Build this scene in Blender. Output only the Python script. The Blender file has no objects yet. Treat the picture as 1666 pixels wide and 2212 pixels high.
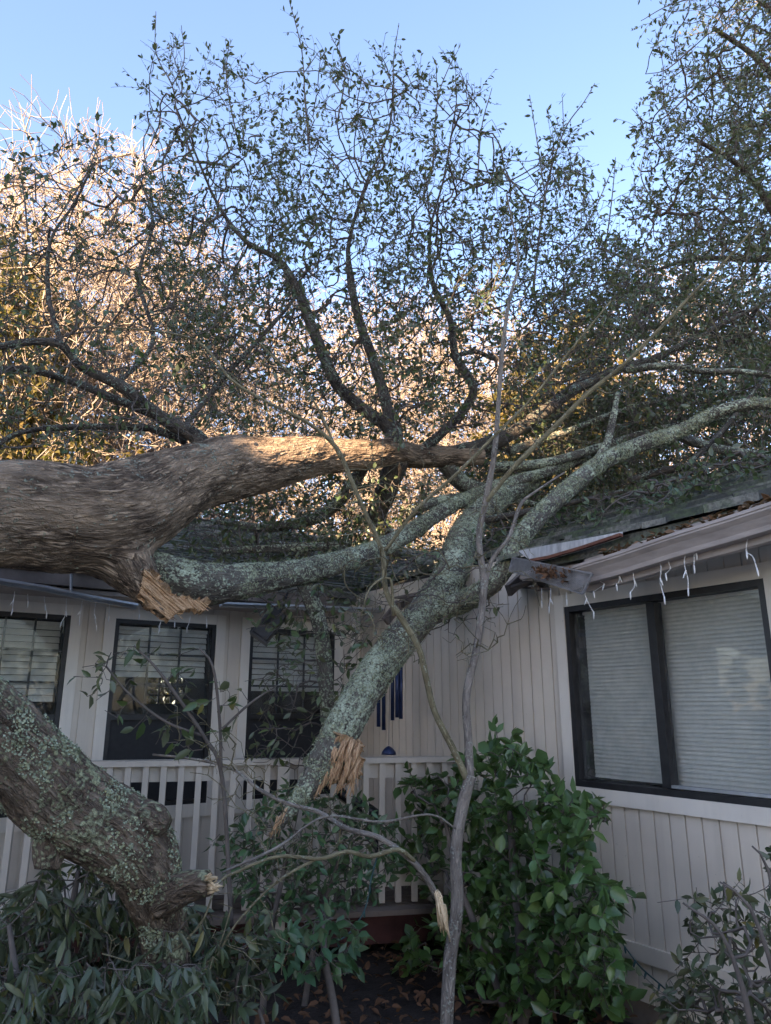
import bpy, math, random
import numpy as np
from mathutils import Vector, noise as mnoise

R = math.radians
SC = bpy.context.scene
COL = SC.collection
rng = np.random.default_rng(7)
random.seed(7)

# ------------------------------------------------------------------ camera
F = 1565.0                       # focal length in pixels of the 1666 x 2212 picture
CX, CY = 833.0, 1106.0
PITCH = R(15.06)
CAM = np.array([0.0, 0.0, 1.7])
cam = bpy.data.cameras.new('camera')
cam.sensor_fit = 'VERTICAL'
cam.sensor_height = 36.0
cam.lens = F / 2212.0 * 36.0
cam.clip_start = 0.05
cam.clip_end = 2000
co = bpy.data.objects.new('camera', cam)
COL.objects.link(co)
co.location = CAM
co.rotation_euler = (math.pi / 2 + PITCH, 0, 0)
SC.camera = co

# ------------------------------------------------------------------ light
SUN_EL = R(20)
SUN_TO = np.array([-0.45, -0.893]); SUN_TO /= np.linalg.norm(SUN_TO)
SUN_DIR = np.array([SUN_TO[0] * math.cos(SUN_EL), SUN_TO[1] * math.cos(SUN_EL), math.sin(SUN_EL)])
w = bpy.data.worlds.new('World'); SC.world = w; w.use_nodes = True
nt = w.node_tree
sky = nt.nodes.new('ShaderNodeTexSky'); sky.sky_type = 'NISHITA'; sky.sun_disc = False
sky.sun_elevation = SUN_EL
sky.sun_rotation = math.atan2(SUN_TO[0], SUN_TO[1])
sky.air_density = 1.0; sky.dust_density = 0.8; sky.ozone_density = 1.9
bgn = nt.nodes['Background']; bgn.inputs['Strength'].default_value = 0.085
tint = nt.nodes.new('ShaderNodeMix'); tint.data_type = 'RGBA'; tint.blend_type = 'MULTIPLY'; tint.inputs[0].default_value = 1.0
tint.inputs[7].default_value = (1.08, 0.97, 0.98, 1)
nt.links.new(sky.outputs[0], tint.inputs[6]); nt.links.new(tint.outputs[2], bgn.inputs['Color'])
sl = bpy.data.lights.new('sun', 'SUN'); sl.energy = 5.0; sl.angle = R(0.3); sl.color = (1.0, 0.74, 0.48)
so = bpy.data.objects.new('sun', sl); COL.objects.link(so)
so.rotation_euler = Vector(SUN_DIR).to_track_quat('Z', 'Y').to_euler()
SC.view_settings.view_transform = 'Standard'
SC.view_settings.look = 'None'
SC.view_settings.exposure = 2.88
SC.view_settings.gamma = 1.0
SC.render.engine = 'CYCLES'
SC.cycles.use_denoising = True
SC.cycles.max_bounces = 6
SC.cycles.transparent_max_bounces = 12

# ------------------------------------------------------------------ picture -> place
CP, SP = math.cos(PITCH), math.sin(PITCH)
def ray(px, py):
    a = (px - CX) / F; b = (CY - py) / F
    return np.array([a, CP - SP * b, SP + CP * b])
def at(px, py, Y):
    d = ray(px, py)
    return CAM + d * (Y / d[1])
def rad(px, py, Y, r):
    return r * (Y / ray(px, py)[1]) / F

# ------------------------------------------------------------------ mesh helpers
def link(name, me, mat=None, parent=None, smooth=False):
    o = bpy.data.objects.new(name, me); COL.objects.link(o)
    if mat: me.materials.append(mat)
    if parent is not None: o.parent = parent
    if smooth:
        me.polygons.foreach_set('use_smooth', np.ones(len(me.polygons), bool))
    return o

def np_mesh(name, V, polys, attrs=None):
    """polys: list of (n,k) int arrays"""
    me = bpy.data.meshes.new(name)
    V = np.asarray(V, np.float32).reshape(-1, 3)
    polys = [np.asarray(p, np.int32) for p in polys if len(p)]
    loops = np.concatenate([p.ravel() for p in polys])
    sizes = np.concatenate([np.full(len(p), p.shape[1], np.int32) for p in polys])
    starts = np.concatenate([[0], np.cumsum(sizes)[:-1]]).astype(np.int32)
    me.vertices.add(len(V)); me.vertices.foreach_set('co', V.ravel())
    me.loops.add(len(loops)); me.loops.foreach_set('vertex_index', loops)
    me.polygons.add(len(sizes)); me.polygons.foreach_set('loop_start', starts)
    me.polygons.foreach_set('loop_total', sizes)
    for k, (typ, arr) in (attrs or {}).items():
        a = me.attributes.new(k, typ, 'POINT')
        a.data.foreach_set('vector' if typ == 'FLOAT_VECTOR' else 'value', np.asarray(arr, np.float32).ravel())
    me.update(calc_edges=True)
    return me

class MB:
    """collects simple pieces into one mesh"""
    def __init__(s): s.v = []; s.f = []
    def add(s, vs, fs):
        n = len(s.v); s.v += [tuple(map(float, p)) for p in vs]; s.f += [tuple(i + n for i in f) for f in fs]
    def hexa(s, p):
        s.add(p, [(0, 3, 2, 1), (4, 5, 6, 7), (0, 1, 5, 4), (1, 2, 6, 5), (2, 3, 7, 6), (3, 0, 4, 7)])
    def bar(s, a, b, wd, ht, up=(0, 0, 1)):
        a = Vector(a); b = Vector(b); d = (b - a).normalized(); x = d.cross(Vector(up)).normalized(); y = x.cross(d)
        x *= wd / 2; y *= ht / 2
        s.hexa([a - x - y, a + x - y, a + x + y, a - x + y, b - x - y, b + x - y, b + x + y, b - x + y])
    def tube(s, pts, rs, k=6, caps=True):
        pts = [Vector(p) for p in pts]
        if not hasattr(rs, '__len__'): rs = [rs] * len(pts)
        x = None; n0 = len(s.v)
        for i, p in enumerate(pts):
            d = (pts[min(i + 1, len(pts) - 1)] - pts[max(i - 1, 0)]).normalized()
            if x is None:
                x = d.orthogonal().normalized()
            else:
                x = (x - d * x.dot(d)).normalized()
            y = d.cross(x)
            for j in range(k):
                t = 2 * math.pi * j / k
                s.v.append(tuple(p + (x * math.cos(t) + y * math.sin(t)) * rs[i]))
        for i in range(len(pts) - 1):
            for j in range(k):
                a = n0 + i * k + j; b = n0 + i * k + (j + 1) % k
                s.f.append((a, b, b + k, a + k))
        if caps:
            s.f.append(tuple(n0 + j for j in reversed(range(k))))
            s.f.append(tuple(n0 + (len(pts) - 1) * k + j for j in range(k)))
    def build(s, name, mat, parent=None, smooth=False):
        me = bpy.data.meshes.new(name); me.from_pydata(s.v, [], s.f); me.update()
        return link(name, me, mat, parent, smooth)

def tag(o, label=None, cat=None, group=None, kind=None):
    if label: o['label'] = label
    if cat: o['category'] = cat
    if group: o['group'] = group
    if kind: o['kind'] = kind
    return o
def thing(name, label, cat, loc=(0, 0, 0), group=None):
    o = bpy.data.objects.new(name, None); COL.objects.link(o)
    o.empty_display_size = 0.1
    return tag(o, label, cat, group)

# ------------------------------------------------------------------ materials
def mat_new(name):
    m = bpy.data.materials.new(name); m.use_nodes = True
    t = m.node_tree; b = t.nodes['Principled BSDF']
    return m, t, b
def N(t, typ, **kw):
    n = t.nodes.new(typ)
    for k, v in kw.items(): setattr(n, k, v)
    return n
def ramp(t, src, stops):
    r = N(t, 'ShaderNodeValToRGB'); e = r.color_ramp.elements
    while len(e) < len(stops): e.new(0.5)
    for i, (p, c) in enumerate(stops):
        e[i].position = p; e[i].color = (*c, 1) if len(c) == 3 else c
    t.links.new(src, r.inputs[0]); return r.outputs[0]
def mixc(t, fac, a, b, mode='MIX'):
    m = N(t, 'ShaderNodeMix', data_type='RGBA', blend_type=mode)
    L = t.links
    if isinstance(fac, (int, float)): m.inputs[0].default_value = fac
    else: L.new(fac, m.inputs[0])
    for s, i in ((a, 6), (b, 7)):
        if isinstance(s, tuple): m.inputs[i].default_value = (*s, 1)
        else: L.new(s, m.inputs[i])
    return m.outputs[2]
def mathn(t, op, a, b=None, clamp=False):
    m = N(t, 'ShaderNodeMath', operation=op, use_clamp=clamp)
    for i, s in enumerate((a, b)):
        if s is None: continue
        if isinstance(s, (int, float)): m.inputs[i].default_value = s
        else: t.links.new(s, m.inputs[i])
    return m.outputs[0]
def mapped(t, vec, scale):
    m = N(t, 'ShaderNodeMapping'); m.inputs['Scale'].default_value = scale
    t.links.new(vec, m.inputs['Vector']); return m.outputs[0]
def noise(t, vec, scale, detail=4, rough=0.55, dist=0.0):
    n = N(t, 'ShaderNodeTexNoise'); n.inputs['Scale'].default_value = scale
    n.inputs['Detail'].default_value = detail; n.inputs['Roughness'].default_value = rough
    n.inputs['Distortion'].default_value = dist
    if vec is not None: t.links.new(vec, n.inputs['Vector'])
    return n.outputs[0]
def objco(t):
    return N(t, 'ShaderNodeTexCoord').outputs['Object']
def bump(t, b, h, strength, dist):
    n = N(t, 'ShaderNodeBump'); n.inputs['Strength'].default_value = strength; n.inputs['Distance'].default_value = dist
    t.links.new(h, n.inputs['Height']); t.links.new(n.outputs[0], b.inputs['Normal'])

def m_bark(name, dark, light, lichen=0.0, lich_col=(0.36, 0.42, 0.34), sc=1.0, bumpd=0.02, moss=None):
    m, t, b = mat_new(name)
    a = N(t, 'ShaderNodeAttribute', attribute_name='rest'); v = a.outputs['Vector']
    vs = mapped(t, v, (18 * sc, 18 * sc, 4.2 * sc))
    nd = N(t, 'ShaderNodeTexNoise'); nd.inputs['Scale'].default_value = 1.3; nd.inputs['Detail'].default_value = 3
    t.links.new(vs, nd.inputs['Vector'])
    add = N(t, 'ShaderNodeMix', data_type='VECTOR'); add.inputs[0].default_value = 0.35
    t.links.new(vs, add.inputs[4]); t.links.new(nd.outputs['Color'], add.inputs[5])
    vo = N(t, 'ShaderNodeTexVoronoi', feature='DISTANCE_TO_EDGE'); vo.inputs['Scale'].default_value = 1.9
    t.links.new(add.outputs[1], vo.inputs['Vector'])
    rn = noise(t, vs, 1.5, 3, 0.6, 0.6)
    rid = mathn(t, 'MULTIPLY', mathn(t, 'ABSOLUTE', mathn(t, 'SUBTRACT', rn, 0.5)), 7.0, True)
    fis = mathn(t, 'MINIMUM', mathn(t, 'ADD', mathn(t, 'MULTIPLY', vo.outputs['Distance'], 2.2, True), 0.35, True), rid)
    n1 = noise(t, vs, 1.8, 6, 0.65)
    n2 = noise(t, mapped(t, v, (5 * sc, 5 * sc, 3 * sc)), 1.0, 4)
    h = mathn(t, 'ADD', mathn(t, 'MULTIPLY', fis, 0.6), mathn(t, 'MULTIPLY', n1, 0.9))
    mid = tuple((x * 0.6 + y * 0.4) for x, y in zip(dark, light))
    c = ramp(t, h, [(0.3, tuple(x * 0.45 for x in dark)), (0.62, dark), (0.85, mid), (1.0, light)])
    c = mixc(t, ramp(t, n2, [(0.42, (0, 0, 0)), (0.62, (1, 1, 1))]), c, mixc(t, 0.5, c, light))
    if moss:
        nm = noise(t, v, 7 * sc, 5, 0.6)
        c = mixc(t, ramp(t, nm, [(0.5, (0, 0, 0)), (0.66, (.8, .8, .8))]), c, moss)
    hh = h
    if lichen > 0:
        l1 = noise(t, v, 20 * sc, 5, 0.68, 0.5)
        l2 = noise(t, v, 3.2 * sc, 2)
        vl = N(t, 'ShaderNodeTexVoronoi', feature='F1'); vl.inputs['Scale'].default_value = 42 * sc
        t.links.new(v, vl.inputs['Vector'])
        s_ = mathn(t, 'ADD', mathn(t, 'ADD', mathn(t, 'MULTIPLY', l1, 0.75), mathn(t, 'MULTIPLY', l2, 0.55)),
                   mathn(t, 'MULTIPLY', vl.outputs['Distance'], -0.28))
        th = 0.66 - 0.22 * lichen
        gN = N(t, 'ShaderNodeNewGeometry'); sx = N(t, 'ShaderNodeSeparateXYZ'); t.links.new(gN.outputs['Normal'], sx.inputs[0])
        s_ = mathn(t, 'ADD', s_, mathn(t, 'MULTIPLY', sx.outputs['Z'], 0.05))
        k = ramp(t, s_, [(th - .01, (0, 0, 0)), (th + 0.035, (.55, .55, .55)), (th + 0.11, (1, 1, 1))])
        l3 = noise(t, v, 55 * sc, 3, 0.7)
        lc = ramp(t, l3, [(0.3, tuple(x * 0.45 for x in lich_col)), (0.5, lich_col), (0.7, tuple(min(1, x * 1.35) for x in lich_col))])
        l4 = noise(t, v, 2.1 * sc, 2)
        lc = mixc(t, ramp(t, l4, [(0.5, (0, 0, 0)), (0.68, (.7, .7, .7))]), lc, mixc(t, 0.6, lc, (0.30, 0.30, 0.13)))
        c = mixc(t, k, c, lc)
        hh = mathn(t, 'ADD', h, mathn(t, 'MULTIPLY', mathn(t, 'ADD', k, l3), 0.55))
    t.links.new(c, b.inputs['Base Color'])
    b.inputs['Roughness'].default_value = 0.9
    b.inputs['Specular IOR Level'].default_value = 0.25
    bump(t, b, hh, 1.0, bumpd)
    return m

def m_leaf(name, cols, rough=0.38, trans=0.25, spec=0.5, back=None):
    m, t, b = mat_new(name)
    a = N(t, 'ShaderNodeAttribute', attribute_name='rnd')
    k = len(cols)
    c = ramp(t, a.outputs['Fac'], [(i / (k - 1), q) for i, q in enumerate(cols)])
    if back:
        g = N(t, 'ShaderNodeNewGeometry')
        c = mixc(t, mathn(t, 'MULTIPLY', g.outputs['Backfacing'], 0.75), c, back)
    t.links.new(c, b.inputs['Base Color'])
    b.inputs['Roughness'].default_value = rough
    b.inputs['Specular IOR Level'].default_value = spec
    tr = N(t, 'ShaderNodeBsdfTranslucent')
    t.links.new(mixc(t, 0.5, c, (0.16, 0.2, 0.03)), tr.inputs['Color'])
    mx = N(t, 'ShaderNodeMixShader'); mx.inputs[0].default_value = trans
    t.links.new(b.outputs[0], mx.inputs[1]); t.links.new(tr.outputs[0], mx.inputs[2])
    t.links.new(mx.outputs[0], t.nodes['Material Output'].inputs['Surface'])
    return m

def m_plain(name, col, rough=0.6, var=0.15, scale=6.0, bumpd=0.0, metallic=0.0, stretch=(1, 1, 1), spec=0.4):
    m, t, b = mat_new(name)
    v = mapped(t, objco(t), stretch)
    n = noise(t, v, scale, 5, 0.6)
    c = ramp(t, n, [(0.3, tuple(x * (1 - var) for x in col)), (0.7, tuple(min(1, x * (1 + var)) for x in col))])
    t.links.new(c, b.inputs['Base Color'])
    b.inputs['Roughness'].default_value = rough; b.inputs['Metallic'].default_value = metallic
    b.inputs['Specular IOR Level'].default_value = spec
    if bumpd: bump(t, b, noise(t, v, scale * 6, 4, 0.6), 0.6, bumpd)
    return m

def m_siding(name, col):
    m, t, b = mat_new(name)
    v = objco(t)
    grain = noise(t, mapped(t, v, (30, 30, 1.6)), 2.0, 5, 0.65)
    big = noise(t, v, 1.3, 4, 0.6)
    st = noise(t, mapped(t, v, (9, 9, 0.5)), 1.0, 3)
    c = ramp(t, big, [(0.3, tuple(x * 0.88 for x in col)), (0.7, tuple(x * 1.08 for x in col))])
    c = mixc(t, ramp(t, st, [(0.5, (0, 0, 0)), (0.75, (.35, .35, .35))]), c, tuple(x * 0.72 for x in col))
    sp = noise(t, v, 70, 2, 0.5)
    c = mixc(t, ramp(t, sp, [(0.72, (0, 0, 0)), (0.78, (.5, .5, .5))]), c, tuple(x * 0.5 for x in col))
    t.links.new(c, b.inputs['Base Color']); b.inputs['Roughness'].default_value = 0.62
    b.inputs['Specular IOR Level'].default_value = 0.3
    bump(t, b, grain, 0.35, 0.004)
    return m

def m_glass(name, refl=1.0, dirt=0.06):
    m, t, b = mat_new(name)
    fr = N(t, 'ShaderNodeFresnel'); fr.inputs['IOR'].default_value = 1.5
    gl = N(t, 'ShaderNodeBsdfGlossy'); gl.inputs['Roughness'].default_value = 0.02
    tr = N(t, 'ShaderNodeBsdfTransparent'); tr.inputs['Color'].default_value = (0.92, 0.94, 0.94, 1)
    df = N(t, 'ShaderNodeBsdfDiffuse'); df.inputs['Color'].default_value = (0.5, 0.5, 0.5, 1)
    nv = N(t, 'ShaderNodeBump'); nv.inputs['Strength'].default_value = 0.06; nv.inputs['Distance'].default_value = 0.01
    t.links.new(noise(t, objco(t), 2.5, 2), nv.inputs['Height']); t.links.new(nv.outputs[0], gl.inputs['Normal'])
    m1 = N(t, 'ShaderNodeMixShader')
    t.links.new(mathn(t, 'MULTIPLY', fr.outputs[0], 0.38 * refl, True), m1.inputs[0])
    t.links.new(tr.outputs[0], m1.inputs[1]); t.links.new(gl.outputs[0], m1.inputs[2])
    m2 = N(t, 'ShaderNodeMixShader')
    t.links.new(ramp(t, noise(t, objco(t), 9, 5, 0.7), [(0.4, (dirt * .4,) * 3), (0.75, (dirt * 2.2,) * 3)]), m2.inputs[0])
    t.links.new(m1.outputs[0], m2.inputs[1]); t.links.new(df.outputs[0], m2.inputs[2])
    t.links.new(m2.outputs[0], t.nodes['Material Output'].inputs['Surface'])
    return m

def m_wood(name, a, bcol):
    m, t, b = mat_new(name)
    at_ = N(t, 'ShaderNodeAttribute', attribute_name='rest').outputs['Vector']
    n = noise(t, mapped(t, at_, (130, 130, 7)), 1.5, 5, 0.65)
    c = ramp(t, n, [(0.3, tuple(x * 0.3 for x in a)), (0.43, a), (0.6, bcol), (0.75, tuple(min(1, x * 1.15) for x in bcol))])
    t.links.new(c, b.inputs['Base Color']); b.inputs['Roughness'].default_value = 0.75
    bump(t, b, n, 0.8, 0.01)
    return m

M = {}
M['oak_bark'] = m_bark('oak_bark', (0.098, 0.068, 0.047), (0.45, 0.325, 0.22), 0.08, (0.30, 0.31, 0.24), 1.0, 0.02)
M['lichen_bark'] = m_bark('lichen_bark', (0.10, 0.085, 0.07), (0.25, 0.225, 0.18), 0.72, (0.52, 0.56, 0.40), 1.5, 0.018)
M['stump_bark'] = m_bark('stump_bark', (0.11, 0.078, 0.055), (0.28, 0.21, 0.15), 0.5, (0.36, 0.36, 0.22), 1.15, 0.025)
M['bough_bark'] = m_bark('bough_bark', (0.045, 0.036, 0.03), (0.15, 0.125, 0.1), 0.35, (0.30, 0.36, 0.28), 1.6, 0.012)
M['twig_bark'] = m_plain('twig_bark', (0.105, 0.085, 0.072), 0.85, 0.35, 9)
M['young_bark'] = m_bark('young_bark', (0.15, 0.125, 0.105), (0.32, 0.275, 0.23), 0.22, (0.36, 0.36, 0.31), 1.6, 0.006)
M['green_bark'] = m_bark('green_bark', (0.13, 0.105, 0.06), (0.27, 0.235, 0.14), 0.18, (0.34, 0.33, 0.24), 1.8, 0.004)
M['pale_bark'] = m_plain('pale_bark', (0.27, 0.215, 0.17), 0.8, 0.3, 1.2)
M['brown_bark'] = m_plain('brown_bark', (0.17, 0.13, 0.10), 0.85, 0.3, 1.2)
M['oak_leaf'] = m_leaf('oak_leaf', [(0.035, 0.055, 0.025), (0.052, 0.085, 0.032), (0.07, 0.11, 0.04), (0.085, 0.12, 0.042), (0.19, 0.16, 0.045)], 0.35, 0.22, 0.55, (0.115, 0.125, 0.075))
M['far_leaf'] = m_leaf('far_leaf', [(0.03, 0.05, 0.025), (0.05, 0.075, 0.035), (0.075, 0.09, 0.045)], 0.45, 0.2, 0.4)
M['gold_leaf'] = m_leaf('gold_leaf', [(0.055, 0.052, 0.015), (0.10, 0.08, 0.022), (0.16, 0.11, 0.035)], 0.5, 0.35, 0.3)
M['camellia_leaf'] = m_leaf('camellia_leaf', [(0.030, 0.060, 0.018), (0.048, 0.098, 0.025), (0.075, 0.14, 0.034), (0.15, 0.22, 0.06)], 0.32, 0.2, 0.55, (0.10, 0.18, 0.07))
M['laurel_leaf'] = m_leaf('laurel_leaf', [(0.035, 0.05, 0.026), (0.05, 0.072, 0.034), (0.07, 0.092, 0.04), (0.19, 0.16, 0.05)], 0.4, 0.15, 0.5, (0.10, 0.115, 0.075))
M['shrub_leaf'] = m_leaf('shrub_leaf', [(0.04, 0.085, 0.04), (0.06, 0.13, 0.055), (0.10, 0.18, 0.06)], 0.38, 0.22, 0.5, (0.11, 0.15, 0.08))
M['lichen'] = m_leaf('lichen', [(0.17, 0.19, 0.12), (0.28, 0.31, 0.21), (0.39, 0.42, 0.30), (0.36, 0.34, 0.18)], 0.95, 0.1, 0.1)
M['dry_leaf'] = m_leaf('dry_leaf', [(0.10, 0.05, 0.028), (0.19, 0.10, 0.055), (0.29, 0.19, 0.12)], 0.8, 0.1, 0.2)
M['siding'] = m_siding('siding', (0.64, 0.568, 0.478))
M['trim'] = m_siding('trim', (0.735, 0.672, 0.585))
M['rail_paint'] = m_siding('rail_paint', (0.52, 0.462, 0.39))
M['black_frame'] = m_plain('black_frame', (0.018, 0.018, 0.02), 0.45, 0.4, 14, 0.0015)
M['blind'] = m_plain('blind', (0.70, 0.655, 0.585), 0.5, 0.06, 3)
M['glass'] = m_glass('glass', 1.0, 0.05)
M['screen'] = m_plain('screen', (0.02, 0.02, 0.022), 0.7, 0.2, 30)
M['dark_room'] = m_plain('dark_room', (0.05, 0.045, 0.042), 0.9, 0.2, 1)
M['gutter_paint'] = m_plain('gutter_paint', (0.36, 0.30, 0.265), 0.5, 0.22, 5, 0.001, 0, (1, 1, 5))
M['metal'] = m_plain('metal', (0.45, 0.47, 0.5), 0.4, 0.25, 8, 0.001, 0.7)
M['guard_metal'] = m_plain('guard_metal', (0.24, 0.225, 0.22), 0.5, 0.3, 12, 0, 0.5)
M['flashing'] = m_plain('flashing', (0.44, 0.43, 0.42), 0.55, 0.35, 7, 0.001, 0.15, (4, 4, 0.8))
M['rust'] = m_plain('rust', (0.16, 0.065, 0.04), 0.85, 0.5, 12, 0.003)
def m_shingle():
    m, t, b = mat_new('shingle')
    v = objco(t)
    g = N(t, 'ShaderNodeNewGeometry')
    c = ramp(t, g.outputs['Random Per Island'], [(0, (.05, .052, .047)), (.5, (.13, .13, .115)), (1, (.25, .24, .205))])
    ms = noise(t, v, 6, 5, .65)
    c = mixc(t, ramp(t, ms, [(.45, (0, 0, 0)), (.62, (.85, .85, .85))]), c, (.085, .115, .05))
    c = mixc(t, ramp(t, noise(t, v, 40, 3, .6), [(.35, (.6, .6, .6)), (.6, (0, 0, 0))]), c, (.03, .03, .028))
    t.links.new(c, b.inputs['Base Color']); b.inputs['Roughness'].default_value = .95
    bump(t, b, noise(t, v, 60, 4, .6), .8, .006)
    return m
M['shingle'] = m_shingle()
M['red_beam'] = m_plain('red_beam', (0.065, 0.024, 0.022), 0.8, 0.4, 5, 0.003)
M['deck_board'] = m_plain('deck_board', (0.16, 0.13, 0.11), 0.85, 0.35, 4, 0.003)
M['soil'] = m_plain('soil', (0.024, 0.017, 0.014), 0.95, 0.5, 6, 0.02)
M['reflector'] = m_plain('reflector', (0.40, 0.385, 0.36), 0.9, 0.2, 3, 0.002)  # pale tone used only for the added bounce sheet
M['plastic_white'] = m_plain('plastic_white', (0.78, 0.77, 0.75), 0.4, 0.08, 20)
M['chime_blue'] = m_plain('chime_blue', (0.03, 0.045, 0.11), 0.3, 0.2, 8, 0, 0.4)
M['black_plastic'] = m_plain('black_plastic', (0.016, 0.016, 0.02), 0.4, 0.3, 9)
M['wire_green'] = m_plain('wire_green', (0.02, 0.06, 0.06), 0.5, 0.2, 9)
M['raw_wood'] = m_wood('raw_wood', (0.45, 0.235, 0.11), (0.74, 0.51, 0.30))
M['pale_wood'] = m_wood('pale_wood', (0.62, 0.43, 0.24), (0.85, 0.68, 0.45))

# ------------------------------------------------------------------ walls: frames of reference
AZ = R(34.0)
U_R = np.array([math.sin(AZ), -math.cos(AZ), 0]); U_L = np.array([-math.cos(AZ), -math.sin(AZ), 0])
UP = np.array([0, 0, 1.0])
p0 = np.array([at(1240, 1500, 5.0)[0], 5.0, 0])
s_ = (1240 - 770) / F * 5.0
# the inner corner: walk from p0 along the right wall until it projects on column 770
best = min((abs((p0[0] - U_R[0] * t) / (p0[1] - U_R[1] * t) - ray(770, 1500)[0] / ray(770, 1500)[1]), t) for t in np.arange(1, 5, 0.005))
CORNER = p0 - U_R * best[1]
class Frame:
    def __init__(s, u, n): s.u = u; s.n = n
    def p(s, u, z, off=0.0): return CORNER + s.u * u + s.n * off + UP * z
    def hit(s, px, py, off=0.0):
        d = ray(px, py); o = CORNER + s.n * off
        t = np.dot(o - CAM, s.n) / np.dot(d, s.n)
        q = CAM + d * t
        return np.dot(q - CORNER, s.u), q[2]
    def box(s, mb, u0, u1, z0, z1, o0, o1):
        P = [s.p(u0, z0, o0), s.p(u1, z0, o0), s.p(u1, z0, o1), s.p(u0, z0, o1),
             s.p(u0, z1, o0), s.p(u1, z1, o0), s.p(u1, z1, o1), s.p(u0, z1, o1)]
        mb.hexa(P)
RW = Frame(U_R, U_L)      # right wall: outward normal is the left wall's direction
LW = Frame(U_L, U_R)
GROUND_R = RW.hit(1246, 2178)[1]

# ------------------------------------------------------------------ ground
def build_ground():
    xs = np.concatenate([np.linspace(-400, -12, 14), np.linspace(-10, 10, 90), np.linspace(12, 400, 14)])
    ys = np.concatenate([np.linspace(-400, -3, 14), np.linspace(-2, 12, 64), np.linspace(14, 600, 20)])
    V = []
    for y in ys:
        for x in xs:
            z = -0.05 + 0.05 * mnoise.noise(Vector((x * 0.8, y * 0.8, 0))) + 0.02 * mnoise.noise(Vector((x * 4, y * 4, 3)))
            V.append((x, y, z))
    nx = len(xs); F4 = [(j * nx + i, j * nx + i + 1, (j + 1) * nx + i + 1, (j + 1) * nx + i) for j in range(len(ys) - 1) for i in range(nx - 1)]
    tag(link('ground', np_mesh('ground', V, [np.array(F4)]), M['soil'], None, True), 'dark bare soil under the deck and shrubs', 'ground', kind='structure')
build_ground()
tag(link('bounce_sheet', np_mesh('bounce_sheet', [(-14, -16, .03), (14, -16, .03), (14, 1.6, .03), (-14, 1.6, .03)], [np.array([[0, 1, 2, 3]])]), M['reflector']), 'pale concrete sheet added out of view to bounce light onto the house', 'bounce_panel', kind='structure')  # unseen sheet added behind the viewer to lift the shaded front

# ------------------------------------------------------------------ house
house = thing('house', 'single storey house with greige grooved siding and roof crushed by a fallen tree', 'house')

# windows, measured on the wall planes: (u0,u1,z0,z1) of the black frame
def rect(fr, tl, tr, ylow_pt):
    a = fr.hit(*tl); b = fr.hit(*tr); c = fr.hit(*ylow_pt)
    return [min(a[0], b[0]), max(a[0], b[0]), c[1], (a[1] + b[1]) / 2]
W2 = rect(LW, (250, 1334), (467, 1350), (385, 1738))
W1 = rect(LW, (-62, 1311), (154, 1326), (385, 1738))
W3 = rect(LW, (540, 1358), (722, 1372), (385, 1738))
zt = (W1[3] + W2[3] + W3[3]) / 3
for q in (W1, W2, W3): q[3] = zt
WR = rect(RW, (1222, 1313), (1653, 1248), (1250, 1698))
print('windows', W1, W2, W3, WR, 'corner', CORNER, 'ground', GROUND_R)

def siding(fr, name, umax, z0, z1, wins, pitch, mat):
    mb = MB()
    us = [0.0]
    while us[-1] < umax: us.append(us[-1] + pitch)
    g = 0.005
    # backing (the groove bottoms), split round the openings
    def cells(ua, ub, o0, o1):
        cuts = sorted({ua, ub} | {c for q in wins for c in q[:2] if ua < c < ub})
        for a, b_ in zip(cuts[:-1], cuts[1:]):
            mid = (a + b_) / 2; spans = [(z0, z1)]
            for q in wins:
                if q[0] < mid < q[1]:
                    spans = [(z0, q[2]), (q[3], z1)]
            for s0, s1 in spans:
                if s1 - s0 > 0.01: fr.box(mb, a, b_, s0, s1, o0, o1)
    cells(0, us[-1], -0.10, -0.009)
    for a, b_ in zip(us[:-1], us[1:]):
        cells(a + g, b_ - g, -0.0085, 0.0)
    return mb.build(name, mat, house)
siding(LW, 'wall', 6.0, 0.28, 2.80, [W1, W2, W3], 0.15, M['siding'])
siding(RW, 'wall', 5.2, GROUND_R + 0.18, 2.80, [WR], 0.1035, M['siding'])

def casing(fr, q, wdt, drop, parent, top=True, bottom=True):
    mb = MB(); o0, o1 = 0.0005, 0.022
    u0, u1, z0, z1 = q
    fr.box(mb, u0 - wdt, u0, z0 - drop, z1 + wdt, o0, o1)
    fr.box(mb, u1, u1 + wdt, z0 - drop, z1 + wdt, o0, o1)
    fr.box(mb, u0 + .0005, u1 - .0005, z1, z1 + wdt, o0, o1 - .003)
    fr.box(mb, u0 + .0005, u1 - .0005, z0 - drop, z0, o0, o1 - .003)
    return mb.build('window_casing', M['trim'], parent)

def blind(fr, u0, u1, z0, z1, off, pitch, tilt, parent):
    mb = MB(); z = z1
    hw = pitch * 0.62
    while z > z0:
        dz = math.sin(tilt) * hw; do = math.cos(tilt) * hw
        sag = 0.0
        n = 3
        us = np.linspace(u0, u1, 2)
        mid = 0.0022
        pts = []
        for k, (a, c) in enumerate(((-1, 0), (0, mid), (1, 0))):
            pts.append((z - a * dz, off + a * do * 0.5 + c))
        V = []
        for uu in us:
            for zz, oo in pts: V.append(fr.p(uu, zz, oo))
        mb.add(V, [(0, 1, 4, 3), (1, 2, 5, 4)])
        z -= pitch
    fr.box(mb, u0, u1, z1 + 0.012, z1 + 0.04, off - 0.02, off + 0.02)
    return mb.build('blind', M['blind'], parent)

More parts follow.
